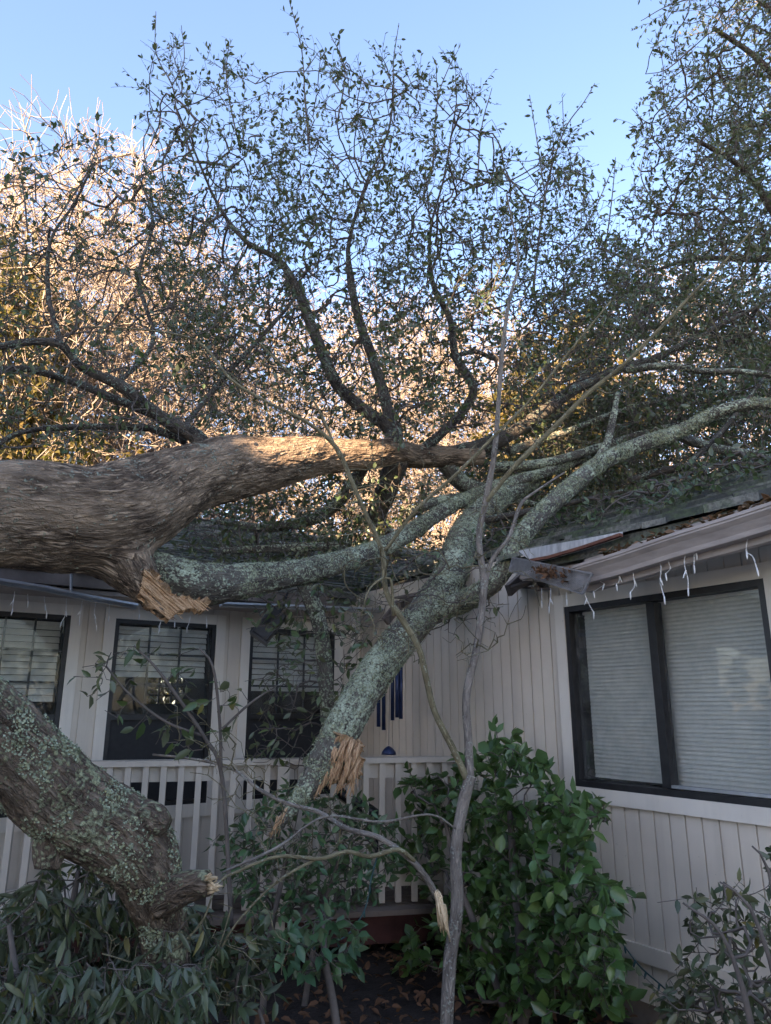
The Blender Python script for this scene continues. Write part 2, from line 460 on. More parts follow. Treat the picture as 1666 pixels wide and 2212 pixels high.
def frame_ring(fr, mb, q, wd, o0, o1):
    u0, u1, z0, z1 = q
    fr.box(mb, u0, u0 + wd, z0, z1, o0, o1); fr.box(mb, u1 - wd, u1, z0, z1, o0, o1)
    fr.box(mb, u0 + wd + .0004, u1 - wd - .0004, z0, z0 + wd, o0, o1 - .0015); fr.box(mb, u0 + wd + .0004, u1 - wd - .0004, z1 - wd, z1, o0, o1 - .0015)

def sash_window(q, blind_to, label):
    u0, u1, z0, z1 = q
    mb = MB(); frame_ring(LW, mb, q, 0.035, -0.08, 0.012)
    zm = z0 + (z1 - z0) * 0.47
    LW.box(mb, u0 + .0355, u1 - .0355, zm - 0.025, zm + 0.02, -0.06, 0.004)
    w_ = mb.build('window', M['black_frame'], house); w_['label'] = label
    # muntin grid of the upper sash
    mg = MB()
    for k in (1, 2):
        uu = u0 + 0.0355 + (u1 - u0 - 0.071) * k / 3
        LW.box(mg, uu - 0.008, uu + 0.008, zm + 0.0205, z1 - 0.0355, -0.035, -0.024)
        zz = zm + 0.02 + (z1 - 0.035 - zm - 0.02) * k / 3
        LW.box(mg, u0 + 0.036, u1 - 0.036, zz - 0.008, zz + 0.008, -0.033, -0.022)
    mg.build('muntin_grid', M['black_frame'], w_)
    g = MB(); LW.box(g, u0 + 0.036, u1 - 0.036, zm + 0.021, z1 - 0.036, -0.019, -0.015); g.build('pane', M['glass'], w_)
    s = MB()
    a, b_, c, d = u0 + 0.036, u1 - 0.036, z0 + 0.0355, zm - 0.0255
    LW.box(s, a, b_, c, d, -0.030, -0.028); s.build('insect_screen', M['screen'], w_)
    blind(LW, u0 + 0.05, u1 - 0.05, blind_to, z1 - 0.09, -0.085, 0.05, R(48), w_)
    casing(LW, q, 0.085, 0.10, w_)
    return w_
zspan = W2[3] - W2[2]
sash_window(W1, W1[2] + zspan * 0.56, 'sash window farthest left with white blind nearly down')
sash_window(W2, W2[2] + zspan * 0.70, 'middle sash window with half raised blind and a lit window beyond')
sash_window(W3, W3[2] + zspan * 0.60, 'sash window half hidden by hanging leafy sprigs')

# sliding window on the right wall
u0, u1, z0, z1 = WR
mb = MB(); frame_ring(RW, mb, WR, 0.038, -0.09, 0.014)
um = RW.hit(1423, 1500)[0]
RW.box(mb, um - 0.028, um + 0.028, z0 + 0.0455, z1 - 0.0455, -0.07, 0.006)
wr = mb.build('window', M['black_frame'], house); wr['label'] = 'wide sliding window with closed pale mini blinds'
g = MB(); RW.box(g, u0 + 0.046, um - 0.029, z0 + 0.046, z1 - 0.046, -0.030, -0.026); g.build('pane', M['glass'], wr)
g = MB(); RW.box(g, um + 0.029, u1 - 0.046, z0 + 0.046, z1 - 0.046, -0.044, -0.040); g.build('pane', M['glass'], wr)
blind(RW, u0 + 0.075, u1 - 0.05, z0 + 0.05, z1 - 0.07, -0.100, 0.025, R(58), wr)
casing(RW, WR, 0.085, 0.088, wr)
sl_ = MB(); RW.box(sl_, um + 0.03, u1 - 0.05, z0 + 0.046, z0 + 0.062, -0.025, 0.004); sl_.build('sill_track', M['metal'], wr)

# horizontal band, skirting and foundation on the right wall
zb = RW.hit(1400, 2062)[1]
mb = MB(); RW.box(mb, 0.0, 5.2, zb - 0.045, zb + 0.045, 0.0005, 0.018); mb.build('band_board', M['siding'], house)
mb = MB(); RW.box(mb, 0.0, 5.2, GROUND_R - 0.3, GROUND_R + 0.18, -0.08, -0.012); mb.build('foundation', M['deck_board'], house)
mb = MB(); LW.box(mb, 0.0, 6.0, -0.3, 0.28, -0.5, -0.3); mb.build('foundation', M['dark_room'], house)
# inner corner board
mb = MB(); LW.box(mb, 0.023, 0.085, 0.3, 2.79, 0.0005, 0.02); RW.box(mb, 0.0, 0.06, 0.3, 2.79, 0.0005, 0.0195); mb.build('corner_board', M['trim'], house)
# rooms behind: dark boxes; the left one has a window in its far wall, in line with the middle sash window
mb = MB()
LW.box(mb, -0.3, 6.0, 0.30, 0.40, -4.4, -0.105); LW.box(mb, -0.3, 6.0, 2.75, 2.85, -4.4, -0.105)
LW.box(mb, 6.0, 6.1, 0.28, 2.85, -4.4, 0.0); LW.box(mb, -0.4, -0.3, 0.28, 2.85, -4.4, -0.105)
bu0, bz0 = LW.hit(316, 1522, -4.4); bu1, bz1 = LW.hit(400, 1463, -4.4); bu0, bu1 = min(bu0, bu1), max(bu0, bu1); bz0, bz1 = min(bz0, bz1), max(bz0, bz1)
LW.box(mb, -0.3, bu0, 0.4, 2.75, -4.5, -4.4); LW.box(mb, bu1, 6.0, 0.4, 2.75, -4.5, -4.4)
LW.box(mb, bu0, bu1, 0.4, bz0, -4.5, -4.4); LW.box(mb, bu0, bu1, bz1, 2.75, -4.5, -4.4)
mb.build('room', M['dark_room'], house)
mb = MB()
for k in range(0, 4):
    uu = bu0 + (bu1 - bu0) * k / 3; LW.box(mb, uu - 0.012, uu + 0.012, bz0, bz1, -4.46, -4.43)
for k in range(0, 4):
    zz = bz0 + (bz1 - bz0) * k / 3; LW.box(mb, bu0, bu1, zz - 0.012, zz + 0.012, -4.458, -4.432)
mb.build('rear_window_grid', M['black_frame'], house)
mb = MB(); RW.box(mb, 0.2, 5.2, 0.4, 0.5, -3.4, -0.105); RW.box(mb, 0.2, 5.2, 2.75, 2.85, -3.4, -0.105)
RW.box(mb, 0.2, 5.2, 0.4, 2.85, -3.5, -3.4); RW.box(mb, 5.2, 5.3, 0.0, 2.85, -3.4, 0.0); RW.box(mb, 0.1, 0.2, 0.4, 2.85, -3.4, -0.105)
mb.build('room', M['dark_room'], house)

# ---- roof: two planes meeting in a valley over the inner corner
OV = 0.38; SLOPE = math.tan(R(21)); EAVE = 2.70; RUN = 4.2
def roof_z(X, Y):
    q = np.array([X, Y, 0]) - CORNER
    oL = np.dot(q, LW.n); oR = np.dot(q, RW.n)
    hL = EAVE + (OV - oL) * SLOPE; hR = EAVE + (OV - oR) * SLOPE
    return min(hL if oL < OV else -9, hR if oR < OV else -9) if (oL < OV and oR < OV) else (hL if oL < OV else (hR if oR < OV else -9))
def shingles(fr, umax, name):
    mb = MB(); r = random.Random(3 if fr is RW else 5)
    row = 0.14; n = int((RUN + OV) / (row * math.cos(math.atan(SLOPE))))
    # deck
    a = fr.p(OV, EAVE - 0.03, OV); b_ = fr.p(umax, EAVE - 0.03, OV); c = fr.p(umax, EAVE - 0.03 + (OV + RUN) * SLOPE, -RUN); d = fr.p(-RUN, EAVE - 0.03 + (OV + RUN) * SLOPE, -RUN)
    dn = UP * -0.09
    if fr is RW:      # the overhang is crushed away from the inner corner to the broken gutter end
        zz = lambda o: EAVE - 0.03 + (OV - o) * SLOPE
        f0, f1, e1 = fr.p(-.12, zz(-.12), -.12), fr.p(2.62, zz(-.12), -.12), fr.p(2.62, zz(OV), OV)
        m1 = fr.p(umax, zz(-.121), -.121); m0 = fr.p(2.621, zz(-.121), -.121)
        mb.hexa([e1 + dn, b_ + dn, m1 + dn, m0 + dn, e1, b_, m1, m0])
        g1 = fr.p(umax, zz(-.12), -.12)
        mb.hexa([f0 + dn, g1 + dn, c + dn, d + dn, f0, g1, c, d])
    else:
        mb.hexa([a + dn, b_ + dn, c + dn, d + dn, a, b_, c, d])
    for k in range(n):
        o = OV + 0.03 - k * row * math.cos(math.atan(SLOPE)); z = EAVE + (OV - o) * SLOPE
        u = min(OV, o) + r.random() * 0.1 - 0.1
        while u < umax:
            wd = 0.10 + r.random() * 0.22
            if fr is RW and o > -.10 and u < 2.62 + r.uniform(-.15, .1) - o * .2:
                u = min(u + wd, umax); continue
            t = 0.016 + r.random() * 0.018; j = r.uniform(-0.02, 0.02); e = min(u + wd, umax)
            L = row * 1.25
            p_ = []
            for uu in (u + 0.002, e - 0.002):
                p_.append((fr.p(uu, z + t + j * 0.2, o + j), fr.p(uu, z + (L) * SLOPE + 0.002, o + j - L), fr.p(uu, z - 0.012 + j * 0.2, o + j)))
            mb.add([p_[0][0], p_[1][0], p_[1][1], p_[0][1], p_[0][2], p_[1][2]], [(0, 1, 2, 3), (4, 5, 1, 0), (4, 0, 3), (5, 2, 1)])
            u = e
    return mb
rf = shingles(RW, 5.6, 'roof').build('roof', M['shingle'], house)
rf2 = shingles(LW, 6.4, 'roof').build('roof', M['shingle'], house)
# far slopes and ridge close the roof
for fr, um_ in ((RW, 5.6), (LW, 6.4)):
    mb = MB(); zr = EAVE - 0.03 + (OV + RUN) * SLOPE
    a = fr.p(-RUN, zr, -RUN - .002); b_ = fr.p(um_, zr, -RUN - .002); c = fr.p(um_, EAVE - .2, -2 * RUN - OV); d = fr.p(-2 * RUN - OV, EAVE - .2, -2 * RUN - OV)
    dn = UP * -0.08
    mb.hexa([a + dn, b_ + dn, c + dn, d + dn, a, b_, c, d])
    mb.build('roof', M['shingle'], house)

# ---- eaves of the right wing: sagging gutter, fascia, flashing
GO = OV + 0.02
def eave_pts(px, fr, off):
    out = []
    for x, y in px:
        u, z = fr.hit(x, y, off); out.append((u, z))
    return out
lip = eave_pts([(1236, 1222), (1330, 1193), (1450, 1152), (1560, 1118), (1720, 1065)], RW, GO + 0.11)
def gutter(fr, pts, name, mat, h=0.115, dpt=0.11, extra=1.2):
    # pts: (u, z of the front lip); K-style profile swept along the eave
    (ua, za), (ub, zb_) = pts[-2], pts[-1]
    pts = pts + [(ub + extra, zb_ + (zb_ - za) / (ub - ua) * extra * 0.3)]
    us = np.linspace(pts[0][0], pts[-1][0], 40)
    zs = np.interp(us, [p[0] for p in pts], [p[1] for p in pts])
    prof = [(0.0, 0.005), (0.0, -h), (dpt * .55, -h), (dpt * .62, -h * .62), (dpt * 0.95, -h * .25), (dpt * 0.95, -0.02), (dpt, -0.016), (dpt, 0.0), (dpt - .014, 0.0), (dpt - .014, -0.02),
            (dpt * .95 - .008, -h * .25), (dpt * .57, -h + .02), (0.006, -h + .012), (0.006, 0.005)]
    V = []; k = len(prof)
    for u, z in zip(us, zs):
        for o, dz in prof: V.append(fr.p(u, z + dz, GO + o))
    Fq = [(i * k + j, i * k + (j + 1) % k, (i + 1) * k + (j + 1) % k, (i + 1) * k + j) for i in range(len(us) - 1) for j in range(k)]
    mb = MB(); mb.add(V, Fq + [tuple(range(k))[::-1], tuple((len(us) - 1) * k + j for j in range(k))])
    return mb.build(name, mat, house), us, zs
gR, gus, gzs = gutter(RW, lip, 'gutter', M['gutter_paint'])
gR['label'] = 'brown rain gutter sagging towards the broken corner'
mb = MB()
for i in range(len(gus) - 1):   # fascia
    P = [RW.p(gus[i], gzs[i] - 0.15, OV - 0.03), RW.p(gus[i + 1], gzs[i + 1] - 0.15, OV - 0.03), RW.p(gus[i + 1], gzs[i + 1] - 0.15, GO - .002), RW.p(gus[i], gzs[i] - 0.15, GO - .002)]
    mb.hexa(P + [p + UP * 0.2 for p in P])
mb.build('fascia', M['gutter_paint'], house)
mb = MB(); RW.box(mb, 2.66, 5.4, EAVE - 0.16, EAVE - 0.13, -0.1, OV - .04); LW.box(mb, 0.4, 6.2, EAVE - 0.162, EAVE - 0.132, -0.1, OV - .04); mb.build('soffit', M['gutter_paint'], house)
# bare flashing exposed where the shingles are torn
fl = [(1120, 1190), (1180, 1178), (1250, 1166), (1345, 1148)]; fb = [(1150, 1215), (1190, 1208), (1260, 1188), (1345, 1160)]
mb = MB()
ps = [RW.p(*eave_pts([q], RW, GO + .02)[0], GO + .02) for q in fl]; qs = [RW.p(*eave_pts([q], RW, GO + .03)[0], GO + .03) for q in fb]
for i in range(3):
    mb.hexa([qs[i], qs[i + 1], qs[i + 1] - RW.n * .004, qs[i] - RW.n * .004, ps[i], ps[i + 1], ps[i + 1] - RW.n * .004, ps[i] - RW.n * .004])
mb.build('flashing', M['flashing'], house)
mb = MB()
for i in range(3):
    a, b_ = qs[i] + UP * .012, qs[i + 1] + UP * .012
    mb.bar(a + RW.n * .01, b_ + RW.n * .01, .03, .018)
mb.build('rusty_gutter_bed', M['rust'], house)

mb = MB(); rr_ = random.Random(11)
for k in range(9):
    u = .7 + k * .23 + rr_.uniform(-.05, .05); a = RW.p(u, EAVE - .05, -.05); b_ = RW.p(u + rr_.uniform(-.08, .08), EAVE - rr_.uniform(.10, .26), rr_.uniform(.04, .24))
    mb.bar(a, b_, .035, .085)
for k in range(5):
    u = rr_.uniform(.8, 2.4); a = RW.p(u, EAVE - rr_.uniform(.02, .16), rr_.uniform(.0, .16)); b_ = RW.p(u + rr_.uniform(.25, .6), EAVE - rr_.uniform(.02, .22), rr_.uniform(.02, .2)); mb.bar(a, b_, .10, .016)
mb.build('broken_rafter_tails', M['deck_board'], house)

# left gutter, light metal, half torn away
lpts = eave_pts([(300, 1303), (200, 1285), (100, 1264), (0, 1248), (-60, 1240)], LW, GO + 0.11)
gL, _, _ = gutter(LW, lpts, 'gutter', M['metal'], 0.035, 0.10, 0.5)
gL['label'] = 'thin bright metal gutter edge under the trunk'
l2 = eave_pts([(900, 1316), (700, 1308), (490, 1300)], LW, GO + 0.11)
gutter(LW, l2, 'gutter', M['metal'], 0.035, 0.10, 0.02)
a = LW.p(*LW.hit(125, 1221, GO), GO); b_ = LW.p(*LW.hit(200, 1241, GO), GO); c = LW.p(*LW.hit(154, 1240, GO + .1), GO + .1); d = LW.p(*LW.hit(154, 1276, GO + .1), GO + .1)
mb = MB(); mb.bar(a, b_, .02, .02); mb.bar(c, d, .022, .012, (1, 0, 0)); mb.build('gutter_strap', M['metal'], house)
mb = MB(); LW.box(mb, 0.5, 6.2, EAVE - 0.12, EAVE - 0.02, OV - 0.03, GO - .002); mb.build('fascia', M['deck_board'], house)  # darker brown than the right fascia: shadow above the gutter put into the colour

# ------------------------------------------------------------------ fallen mesh gutter guard
def gutter_guard():
    c = [(1110, 1208), (1278, 1240), (1263, 1282), (1140, 1228)]
    o = GO + 0.16
    P = [RW.p(*RW.hit(*q, o), o) for q in ((1108, 1204), (1279, 1239), (1258, 1283), (1100, 1232))]
    mb = MB(); n = 60; m_ = 12
    def q(s, t): return (P[0] * (1 - s) + P[1] * s) * (1 - t) + (P[3] * (1 - s) + P[2] * s) * t + RW.n * 0.015 * math.sin(s * 5) 
    for i in range(n + 1):   # expanded metal: two families of slanting strands
        for sgn in (1, -1):
            s0 = i / n; pts = []
            s1 = s0 + sgn * 0.10
            for t in (0, 1):
                s = s0 + sgn * 0.10 * t
                if s < 0 or s > 1: s = min(1, max(0, s))
                pts.append(q(s, t))
            if np.linalg.norm(pts[0] - pts[1]) > .01: mb.bar(pts[0], pts[1], 0.0032, 0.002, RW.n)
    for i in range(1, m_):
        mb.bar(q(0, i / m_), q(1, i / m_), 0.003, 0.002, RW.n)
    for a, b_ in ((0, 1), (1, 2), (2, 3), (3, 0)): mb.bar(P[a], P[b_], 0.009, 0.006, RW.n)
    g = thing('gutter_guard', 'grey expanded metal gutter guard torn loose and hanging below the roof edge', 'gutter guard')
    mb.build('mesh_panel', M['guard_metal'], g)
    V, T = [], []
    return g, q
guard, gq = gutter_guard()

# ------------------------------------------------------------------ deck and railing
RZ = 1.32
rA = at(-30, 1644, 5.42); rB = at(985, 1633, 6.10); rA[2] = rB[2] = RZ
rd = (rB - rA) / np.linalg.norm(rB - rA); rn = np.array([rd[1], -rd[0], 0])
deck = thing('deck', 'raised timber deck with dark red rim beam in front of the sash windows', 'deck')
rail = thing('deck_railing', 'greige painted deck railing with square balusters beside the broken limb', 'railing')
LEN = np.linalg.norm(rB - rA)
def rbox(mb, s0, s1, z0, z1, o0, o1):
    q = lambda s, z, o: rA * np.array([1, 1, 0]) + rd * s + rn * o + UP * z
    mb.hexa([q(s0, z0, o0), q(s1, z0, o0), q(s1, z0, o1), q(s0, z0, o1), q(s0, z1, o0), q(s1, z1, o0), q(s1, z1, o1), q(s0, z1, o1)])
mb = MB(); rbox(mb, 0, LEN, RZ - 0.04, RZ, -0.075, 0.075); mb.build('top_rail', M['rail_paint'], rail)
mb = MB(); rbox(mb, 0, LEN, RZ - 0.15, RZ - 0.0405, -0.02, 0.02); mb.build('sub_rail', M['rail_paint'], rail)
mb = MB(); rbox(mb, 0, LEN, 0.40, 0.49, -0.02, 0.02); mb.build('bottom_rail', M['rail_paint'], rail)
k = 0.08
while k < LEN - 0.03:
    mb = MB(); rbox(mb, k, k + 0.042, 0.30, RZ - 0.0405, 0.021, 0.063); mb.build('baluster', M['rail_paint'], rail); k += 0.125
for s0 in (0.62, 2.05):
    mb = MB(); rbox(mb, s0, s0 + 0.085, 0.1, RZ - 0.041, 0.064, 0.15) ; mb.build('post', M['rail_paint'], rail)
mb = MB(); rbox(mb, -0.3, LEN + .3, 0.02, 0.235, -0.03, 0.02); mb.build('rim_beam', M['red_beam'], deck)
mb = MB()
for i in range(14):
    rbox(mb, -0.6, LEN + 0.5, 0.24, 0.275, 0.04 - i * 0.145, 0.175 - i * 0.145 - 0.008)
mb.build('deck_board', M['deck_board'], deck)
for s0 in (0.4, 1.9, 3.2):
    mb = MB(); rbox(mb, s0, s0 + 0.09, -0.2, 0.02, -0.6, -0.51); mb.build('support_post', M['red_beam'], deck)

# ------------------------------------------------------------------ trees: limbs, twigs, leaves
def catmull(pts, step):
    P = np.array(pts, float)
    P = np.vstack([2 * P[0] - P[1], P, 2 * P[-1] - P[-2]])
    out = []
    for i in range(1, len(P) - 2):
        n = max(2, int(np.linalg.norm(P[i + 1][:3] - P[i][:3]) / step))
        for k in range(n):
            t = k / n; a, b, c, d = P[i - 1], P[i], P[i + 1], P[i + 2]
            out.append(0.5 * (2 * b + (c - a) * t + (2 * a - 5 * b + 4 * c - d) * t * t + (3 * b - a - 3 * c + d) * t ** 3))
    out.append(P[-2]); return np.array(out)

def limb_pts(spec, step=0.04):
    """spec: (px, py, Y, radius in px) -> (n,4) points with radii in metres"""
    q = []
    for px, py, Y, r in spec:
        p = at(px, py, Y); q.append((*p, rad(px, py, Y, r)))
    return catmull(q, step)

def tube_mesh(name, P4, sides, amp, freq=9.0, seed=0.0, stretch=0.35, close=(True, True), lump=0.0, furrow=True, plates=False, bulge=None):
    P = P4[:, :3]; Rr = P4[:, 3]; n = len(P)
    T = np.gradient(P, axis=0); T /= np.linalg.norm(T, axis=1)[:, None]
    x = np.cross(T[0], [0.3, 0.2, 1.0]); x /= np.linalg.norm(x)
    V = np.zeros((n, sides, 3)); Q = np.zeros((n, sides, 3)); s = 0.0
    th = np.linspace(0, 2 * np.pi, sides, endpoint=False)
    for i in range(n):
        if i: s += np.linalg.norm(P[i] - P[i - 1])
        x = x - T[i] * np.dot(x, T[i]); x /= np.linalg.norm(x); y = np.cross(T[i], x)
        r = Rr[i]
        rr = np.full(sides, r)
        rest = np.stack([np.cos(th) * r, np.sin(th) * r, np.full(sides, s)], 1)
        if amp > 0:
            for j in range(sides):
                v = Vector((rest[j, 0] * freq, rest[j, 1] * freq, rest[j, 2] * freq * stretch + seed))
                d = 0.0
                if plates:
                    wq = Vector((mnoise.noise(v * .7), mnoise.noise(v * .7 + Vector((9, 3, 1))), mnoise.noise(v * .7 + Vector((1, 7, 5))) * .6)) * 1.1
                    u_ = v + wq
                    f1 = mnoise.voronoi(u_ * 1.25)[0]
                    edge = min(1.0, (f1[1] - f1[0]) * 3.0)
                    d = amp * (edge - .6) * (0.7 + .6 * mnoise.noise(v * .35)) + amp * .6 * mnoise.noise(v * 4.7) + amp * .4 * mnoise.noise(v * 10.0) + amp * .7 * mnoise.noise(v * 1.1)
                elif furrow:
                    a = mnoise.noise(v * 2.0); b2 = mnoise.noise(v * 4.3)
                    d = amp * (1 - 2.2 * abs(a)) * 0.8 + amp * 0.6 * b2
                else:
                    d = amp * mnoise.noise(v * 2.0)
                d += lump * r * mnoise.noise(Vector((rest[j, 0] * 3, rest[j, 1] * 3, rest[j, 2] * 2.0 + seed)))
                rr[j] += d
        if bulge is not None and np.min(np.linalg.norm(bulge[:, :3] - P[i], axis=1)) < r + .45:
            dv = np.cos(th)[:, None] * x + np.sin(th)[:, None] * y      # swell smoothly into the fork
            ts = np.arange(r * .9, r + .32, .008)
            X = P[i] + dv[:, None] * ts[None, :, None]
            f = np.min(np.linalg.norm(X[:, :, None] - bulge[None, None, :, :3], axis=3) - bulge[None, None, :, 3] * .93, axis=2)
            g = (ts - r)[None, :] + np.zeros_like(f); kk = .13
            hh = np.clip(.5 + .5 * (g - f) / kk, 0, 1); sm = g * (1 - hh) + f * hh - kk * hh * (1 - hh)
            last = np.array([ts[np.nonzero(q < 0)[0].max()] if (q < 0).any() else r for q in sm])
            rr += np.maximum(0, last - r)
        V[i] = P[i] + (np.cos(th)[:, None] * x + np.sin(th)[:, None] * y) * rr[:, None]
        Q[i] = rest + np.array([0, 0, seed])
    idx = np.arange(n * sides).reshape(n, sides); nx = np.roll(idx, -1, 1)
    F4 = np.stack([idx[:-1], nx[:-1], nx[1:], idx[1:]], -1).reshape(-1, 4)
    V = V.reshape(-1, 3); Q = Q.reshape(-1, 3)
    tri = []
    for e, row in ((0, idx[0][::-1]), (1, idx[-1])):
        if close[e]:
            V = np.vstack([V, P[0 if e == 0 else -1]]); Q = np.vstack([Q, Q[row[0]]]); c = len(V) - 1
            tri += [(row[j], row[(j + 1) % sides], c) for j in range(sides)]
    return np_mesh(name, V, [F4, np.array(tri, int).reshape(-1, 3)], {'rest': ('FLOAT_VECTOR', Q)})

def limb(name, spec, mat, parent, sides=14, amp=0.006, step=0.04, seed=None, **kw):
    P = limb_pts(spec, step)
    me = tube_mesh(name, P, sides, amp, seed=seed if seed is not None else rng.random() * 50, **kw)
    o = link(name, me, mat, parent, True)
    return P, o

def grow(skel, attr, seg=0.12, bf=0.25, wob=0.12, order=True):
    """joins every attractor to the nearest grown node: returns nodes, parents (-1 for skeleton)"""
    skel = np.asarray(skel)[:, :3]; attr = np.asarray(attr)
    d0 = np.full(len(attr), 1e9)
    for i in range(0, len(skel), 2): d0 = np.minimum(d0, np.linalg.norm(attr - skel[i], axis=1))
    cap = len(skel) + int(np.sum(d0) / seg * 1.5) + len(attr) * 6 + 1000
    pos = np.zeros((cap, 3)); par = np.full(cap, -1, int); pl = np.zeros(cap); n = len(skel)
    pos[:n] = skel
    for k in np.argsort(d0):
        a = attr[k]
        d = np.linalg.norm(pos[:n] - a, axis=1)
        i = int(np.argmin(d + bf * pl[:n])); L = d[i]
        if L < 1e-3: continue
        st = max(1, int(math.ceil(L / seg)))
        p = pos[i]; g = par[i]
        ax = (a - p) / L
        if g >= 0:
            t0 = p - pos[g]; t0 = t0 / (np.linalg.norm(t0) + 1e-6)
        else: t0 = ax
        side = (t0 - ax * np.dot(t0, ax)) * 0.25 * L + rng.normal(0, wob * L * 0.35, 3)
        last = i
        for q in range(1, st + 1):
            t = q / st
            np_ = p + (a - p) * t + side * (t * (1 - t) * 1.6)
            if q < st: np_ = np_ + rng.normal(0, wob * seg * 0.5, 3)
            if n >= cap: break
            pos[n] = np_; par[n] = last; pl[n] = pl[last] + L / st; last = n; n += 1
    return pos[:n].copy(), par[:n].copy()

def twig_radii(pos, par, rt, rmax, ex=0.5):
    n = len(pos); cnt = np.zeros(n)
    haschild = np.zeros(n, bool)
    haschild[par[par >= 0]] = True
    for i in range(n - 1, -1, -1):
        if par[i] < 0: continue
        if cnt[i] == 0: cnt[i] = 1
        cnt[par[i]] += cnt[i]
    r = np.minimum(rmax, rt * np.maximum(cnt, 1) ** ex)
    return r, cnt

def twig_mesh(name, pos, par, r, k=3):
    i = np.nonzero(par >= 0)[0]; j = par[i]
    a, b = pos[j], pos[i]
    ra = np.where(par[j] < 0, r[i], r[j]); rb = r[i]
    ra = np.minimum(ra, rb * 1.6)
    d = b - a; L = np.linalg.norm(d, axis=1)[:, None] + 1e-9; d = d / L
    b = b + d * rb[:, None] * 0.5
    h = np.where(np.abs(d[:, 2:3]) < 0.9, np.array([[0, 0, 1.0]]), np.array([[1.0, 0, 0]]))
    x = np.cross(d, h); x /= np.linalg.norm(x, axis=1)[:, None]; y = np.cross(d, x)
    th = np.linspace(0, 2 * np.pi, k, endpoint=False); m = len(i)
    ring = np.cos(th)[None, :, None] * x[:, None] + np.sin(th)[None, :, None] * y[:, None]
    V = np.concatenate([a[:, None] + ring * ra[:, None, None], b[:, None] + ring * rb[:, None, None]], 1)
    base = (np.arange(m) * 2 * k)[:, None]
    Fq = []
    for s in range(k):
        t = (s + 1) % k
        Fq.append(base + np.array([[s, t, k + t, k + s]]))
    return np_mesh(name, V.reshape(-1, 3), [np.concatenate(Fq)], {'rest': ('FLOAT_VECTOR', V.reshape(-1, 3))})

def leaf_mesh(name, B, D, Nn, L, W, rnd, curl=0.15, fold=0.18, simple=False, droop=None):
    """B base, D direction, Nn normal (all n,3); L, W lengths"""
    D = D / (np.linalg.norm(D, axis=1)[:, None] + 1e-9)
    Nn = Nn - D * np.sum(Nn * D, 1)[:, None]; Nn /= np.linalg.norm(Nn, axis=1)[:, None] + 1e-9
    S = np.cross(D, Nn); n = len(B)
    L = L[:, None]; W = W[:, None]
    cv = (np.asarray(curl) * np.ones(n))[:, None]
    def pt(s, wd, up):
        return B + D * L * s + S * W * wd * 0.5 + Nn * (W * up * fold * 2 - L * cv * s * s)
    if simple:
        V = np.stack([pt(0, 0, 0), pt(.45, -1, .5), pt(.45, 0, 0), pt(.45, 1, .5), pt(1, 0, 0)], 1)
        base = (np.arange(n) * 5)[:, None]
        T = np.concatenate([base + np.array([[0, 2, 1]]), base + np.array([[0, 3, 2]]), base + np.array([[1, 2, 4]]), base + np.array([[2, 3, 4]])])
        polys = [T]; k = 5
    else:
        V = np.stack([pt(0, 0, 0), pt(.22, -.78, .39), pt(.22, 0, 0), pt(.22, .78, .39), pt(.58, -.92, .46), pt(.58, 0, 0), pt(.58, .92, .46),
                      pt(.84, -.45, .22), pt(.84, 0, 0), pt(.84, .45, .22), pt(1.03, 0, 0)], 1)
        base = (np.arange(n) * 11)[:, None]; k = 11
        T = np.concatenate([base + np.array(q) for q in ([[0, 2, 1]], [[0, 3, 2]], [[7, 8, 10]], [[8, 9, 10]])])
        Q = np.concatenate([base + np.array(q) for q in ([[1, 2, 5, 4]], [[2, 3, 6, 5]], [[4, 5, 8, 7]], [[5, 6, 9, 8]])])
        polys = [T, Q]
    me = np_mesh(name, V.reshape(-1, 3), polys, {'rnd': ('FLOAT', np.repeat(rnd, k))})
    me.polygons.foreach_set('use_smooth', np.ones(len(me.polygons), bool))
    return me

def leaves_on(pos, par, cnt, per_node, Lr, ratio, maxcnt=2, out=0.8, grav=-0.1, upb=0.6, prob=1.0, sel=None, clump=None, keep=None):
    """leaf bases and directions along the thin twigs"""
    i = np.nonzero((par >= 0) & (cnt <= maxcnt))[0]
    if keep is not None: i = i[keep(pos[i])]
    i = np.repeat(i, per_node); i = i[rng.random(len(i)) < prob]
    a, b = pos[par[i]], pos[i]; t = rng.random(len(i))[:, None]
    B = a + (b - a) * t; ax = b - a; ax /= np.linalg.norm(ax, axis=1)[:, None] + 1e-9
    q = rng.normal(size=(len(i), 3)); q -= ax * np.sum(q * ax, 1)[:, None]; q /= np.linalg.norm(q, axis=1)[:, None]
    D = ax * 0.6 + q * out + np.array([0, 0, grav]) + rng.normal(0, .15, (len(i), 3))
    Nn = rng.normal(size=(len(i), 3)) * 0.6 + np.array([0, 0, upb])
    L = rng.uniform(*Lr, len(i)); W = L * rng.uniform(ratio * .85, ratio * 1.2, len(i))
    rnd = np.clip(rng.beta(2, 2.2, len(i)) + (rng.random(len(i)) < .04) * .5, 0, 1)
    return B, D, Nn, L, W, rnd

